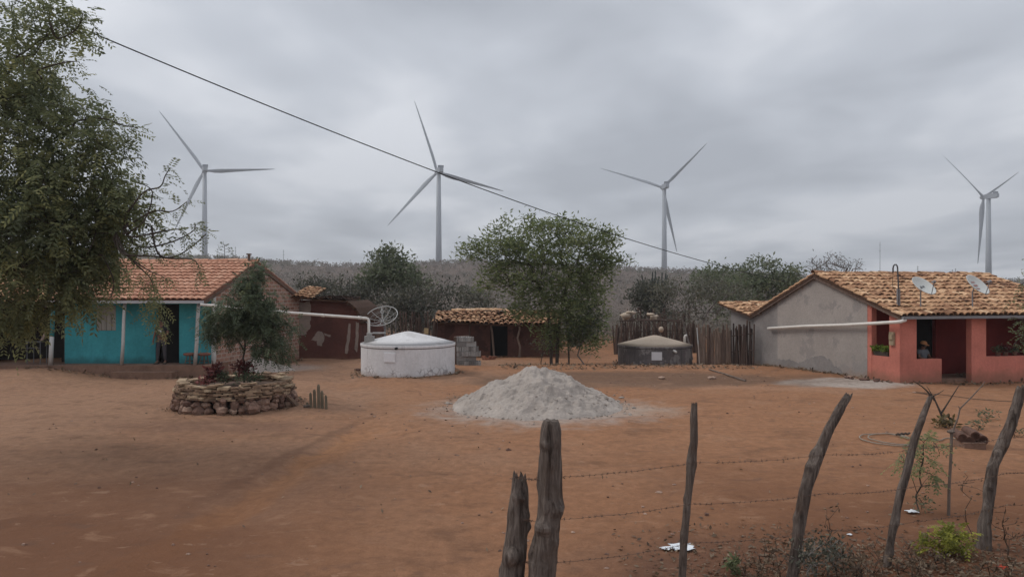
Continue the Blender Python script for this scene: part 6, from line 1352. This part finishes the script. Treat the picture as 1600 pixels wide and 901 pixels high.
    if cap:
        mb = MB(); mb.lathe((0, 0, 0), [(.109, .012), (.108, .05), (.075, .10), (0, .118)], n, axis=up); mb.v = [tuple(wp(Vector(v) + hb)) for v in mb.v]; cp = mb.build('cap', cap, t, True)
        mb = MB(); o = hb + f * .10 + up * .02; pts = [o - rx * .085, o + f * .09 - rx * .06 - up * .01, o + f * .105 - up * .012, o + f * .09 + rx * .06 - up * .01, o + rx * .085]; mb.prism([wp(p) for p in pts], wp(up * .008) - wp(Vector((0, 0, 0)))); mb.build('visor', cap, cp)
    return t, sh, wp
st = {'pelvis': (0, 0, .86), 'waist': (0, .01, 1.0), 'chest': (0, 0, 1.20), 'neck': (0, .0, 1.37), 'head': (.01, .03, 1.50), 'sh_l': (-.17, 0, 1.29), 'sh_r': (.17, 0, 1.29), 'elbow_l': (-.24, .06, 1.05), 'elbow_r': (.24, .02, 1.04), 'hand_l': (-.06, .20, 1.0), 'hand_r': (.25, .10, .82),
      'hip_l': (-.09, 0, .82), 'hip_r': (.09, 0, .82), 'knee_l': (-.11, .03, .46), 'knee_r': (.12, .05, .46), 'ankle_l': (-.12, .0, .075), 'ankle_r': (.14, .02, .075), 'toe_l': (-.13, .13, .035), 'toe_r': (.17, .15, .035)}
p0 = W(253, 567, 25.78); p0.z = FZ
t, sh, wp = person('person in dark shirt and grey trousers standing in the doorway of the teal house', p0, math.pi, st, (plain('black_tshirt', (.022, .022, .028), .2), plain('grey_trousers', (.055, .050, .055), .25)), M_hair)
mb = MB(); mb.prism([wp((-.06, .150, 1.12)), wp((.05, .150, 1.12)), wp((.06, .152, 1.20)), (wp((-.05, .152, 1.20)))], wp((0, .006, 0)) - wp((0, 0, 0))); mb.build('print', M_paper, sh)
sd_ = {'pelvis': (0, 0, .50), 'waist': (0, .02, .63), 'chest': (0, .03, .82), 'neck': (0, .04, .97), 'head': (.0, .07, 1.085), 'sh_l': (-.17, .03, .90), 'sh_r': (.17, .03, .90), 'elbow_l': (-.24, .10, .68), 'elbow_r': (.24, .10, .68), 'hand_l': (-.12, .33, .62), 'hand_r': (.12, .33, .62),
      'hip_l': (-.09, .06, .49), 'hip_r': (.09, .06, .49), 'knee_l': (-.10, .44, .48), 'knee_r': (.10, .44, .48), 'ankle_l': (-.10, .42, .075), 'ankle_r': (.10, .42, .075), 'toe_l': (-.11, .55, .035), 'toe_r': (.11, .55, .035)}
q0 = FC.p(1.80, .95, .06)
person('person in grey shirt and orange cap sitting behind the low coral porch wall', q0, math.pi + .35, sd_, (plain('grey_shirt', (.13, .14, .155), .15), plain('pink_cloth', (.30, .13, .12), .15)), M_hair, plain('orange_cap', (.42, .20, .09), .15))
t = thing('porch_chair', 'plain dark chair under the person on the coral porch', 'chair', q0); fr = Matrix.Rotation(math.pi + .35, 3, 'Z'); L = lambda x, y, z: q0 + fr @ Vector((x, y, z))
mb = MB(); mb.box(L(0, .08, .385), .44, .42, .04, fr); mb.build('seat', M_stake, t); mb = MB(); mb.box(L(0, -.17, .68), .44, .03, .5, fr); mb.build('backrest', M_stake, t)
for x in (-.19, .19):
    for y in (-.1, .26): mb = MB(); mb.tube([L(x, y, 0), L(x, y, .366)], .018, 6); mb.build('leg', M_stake, t)
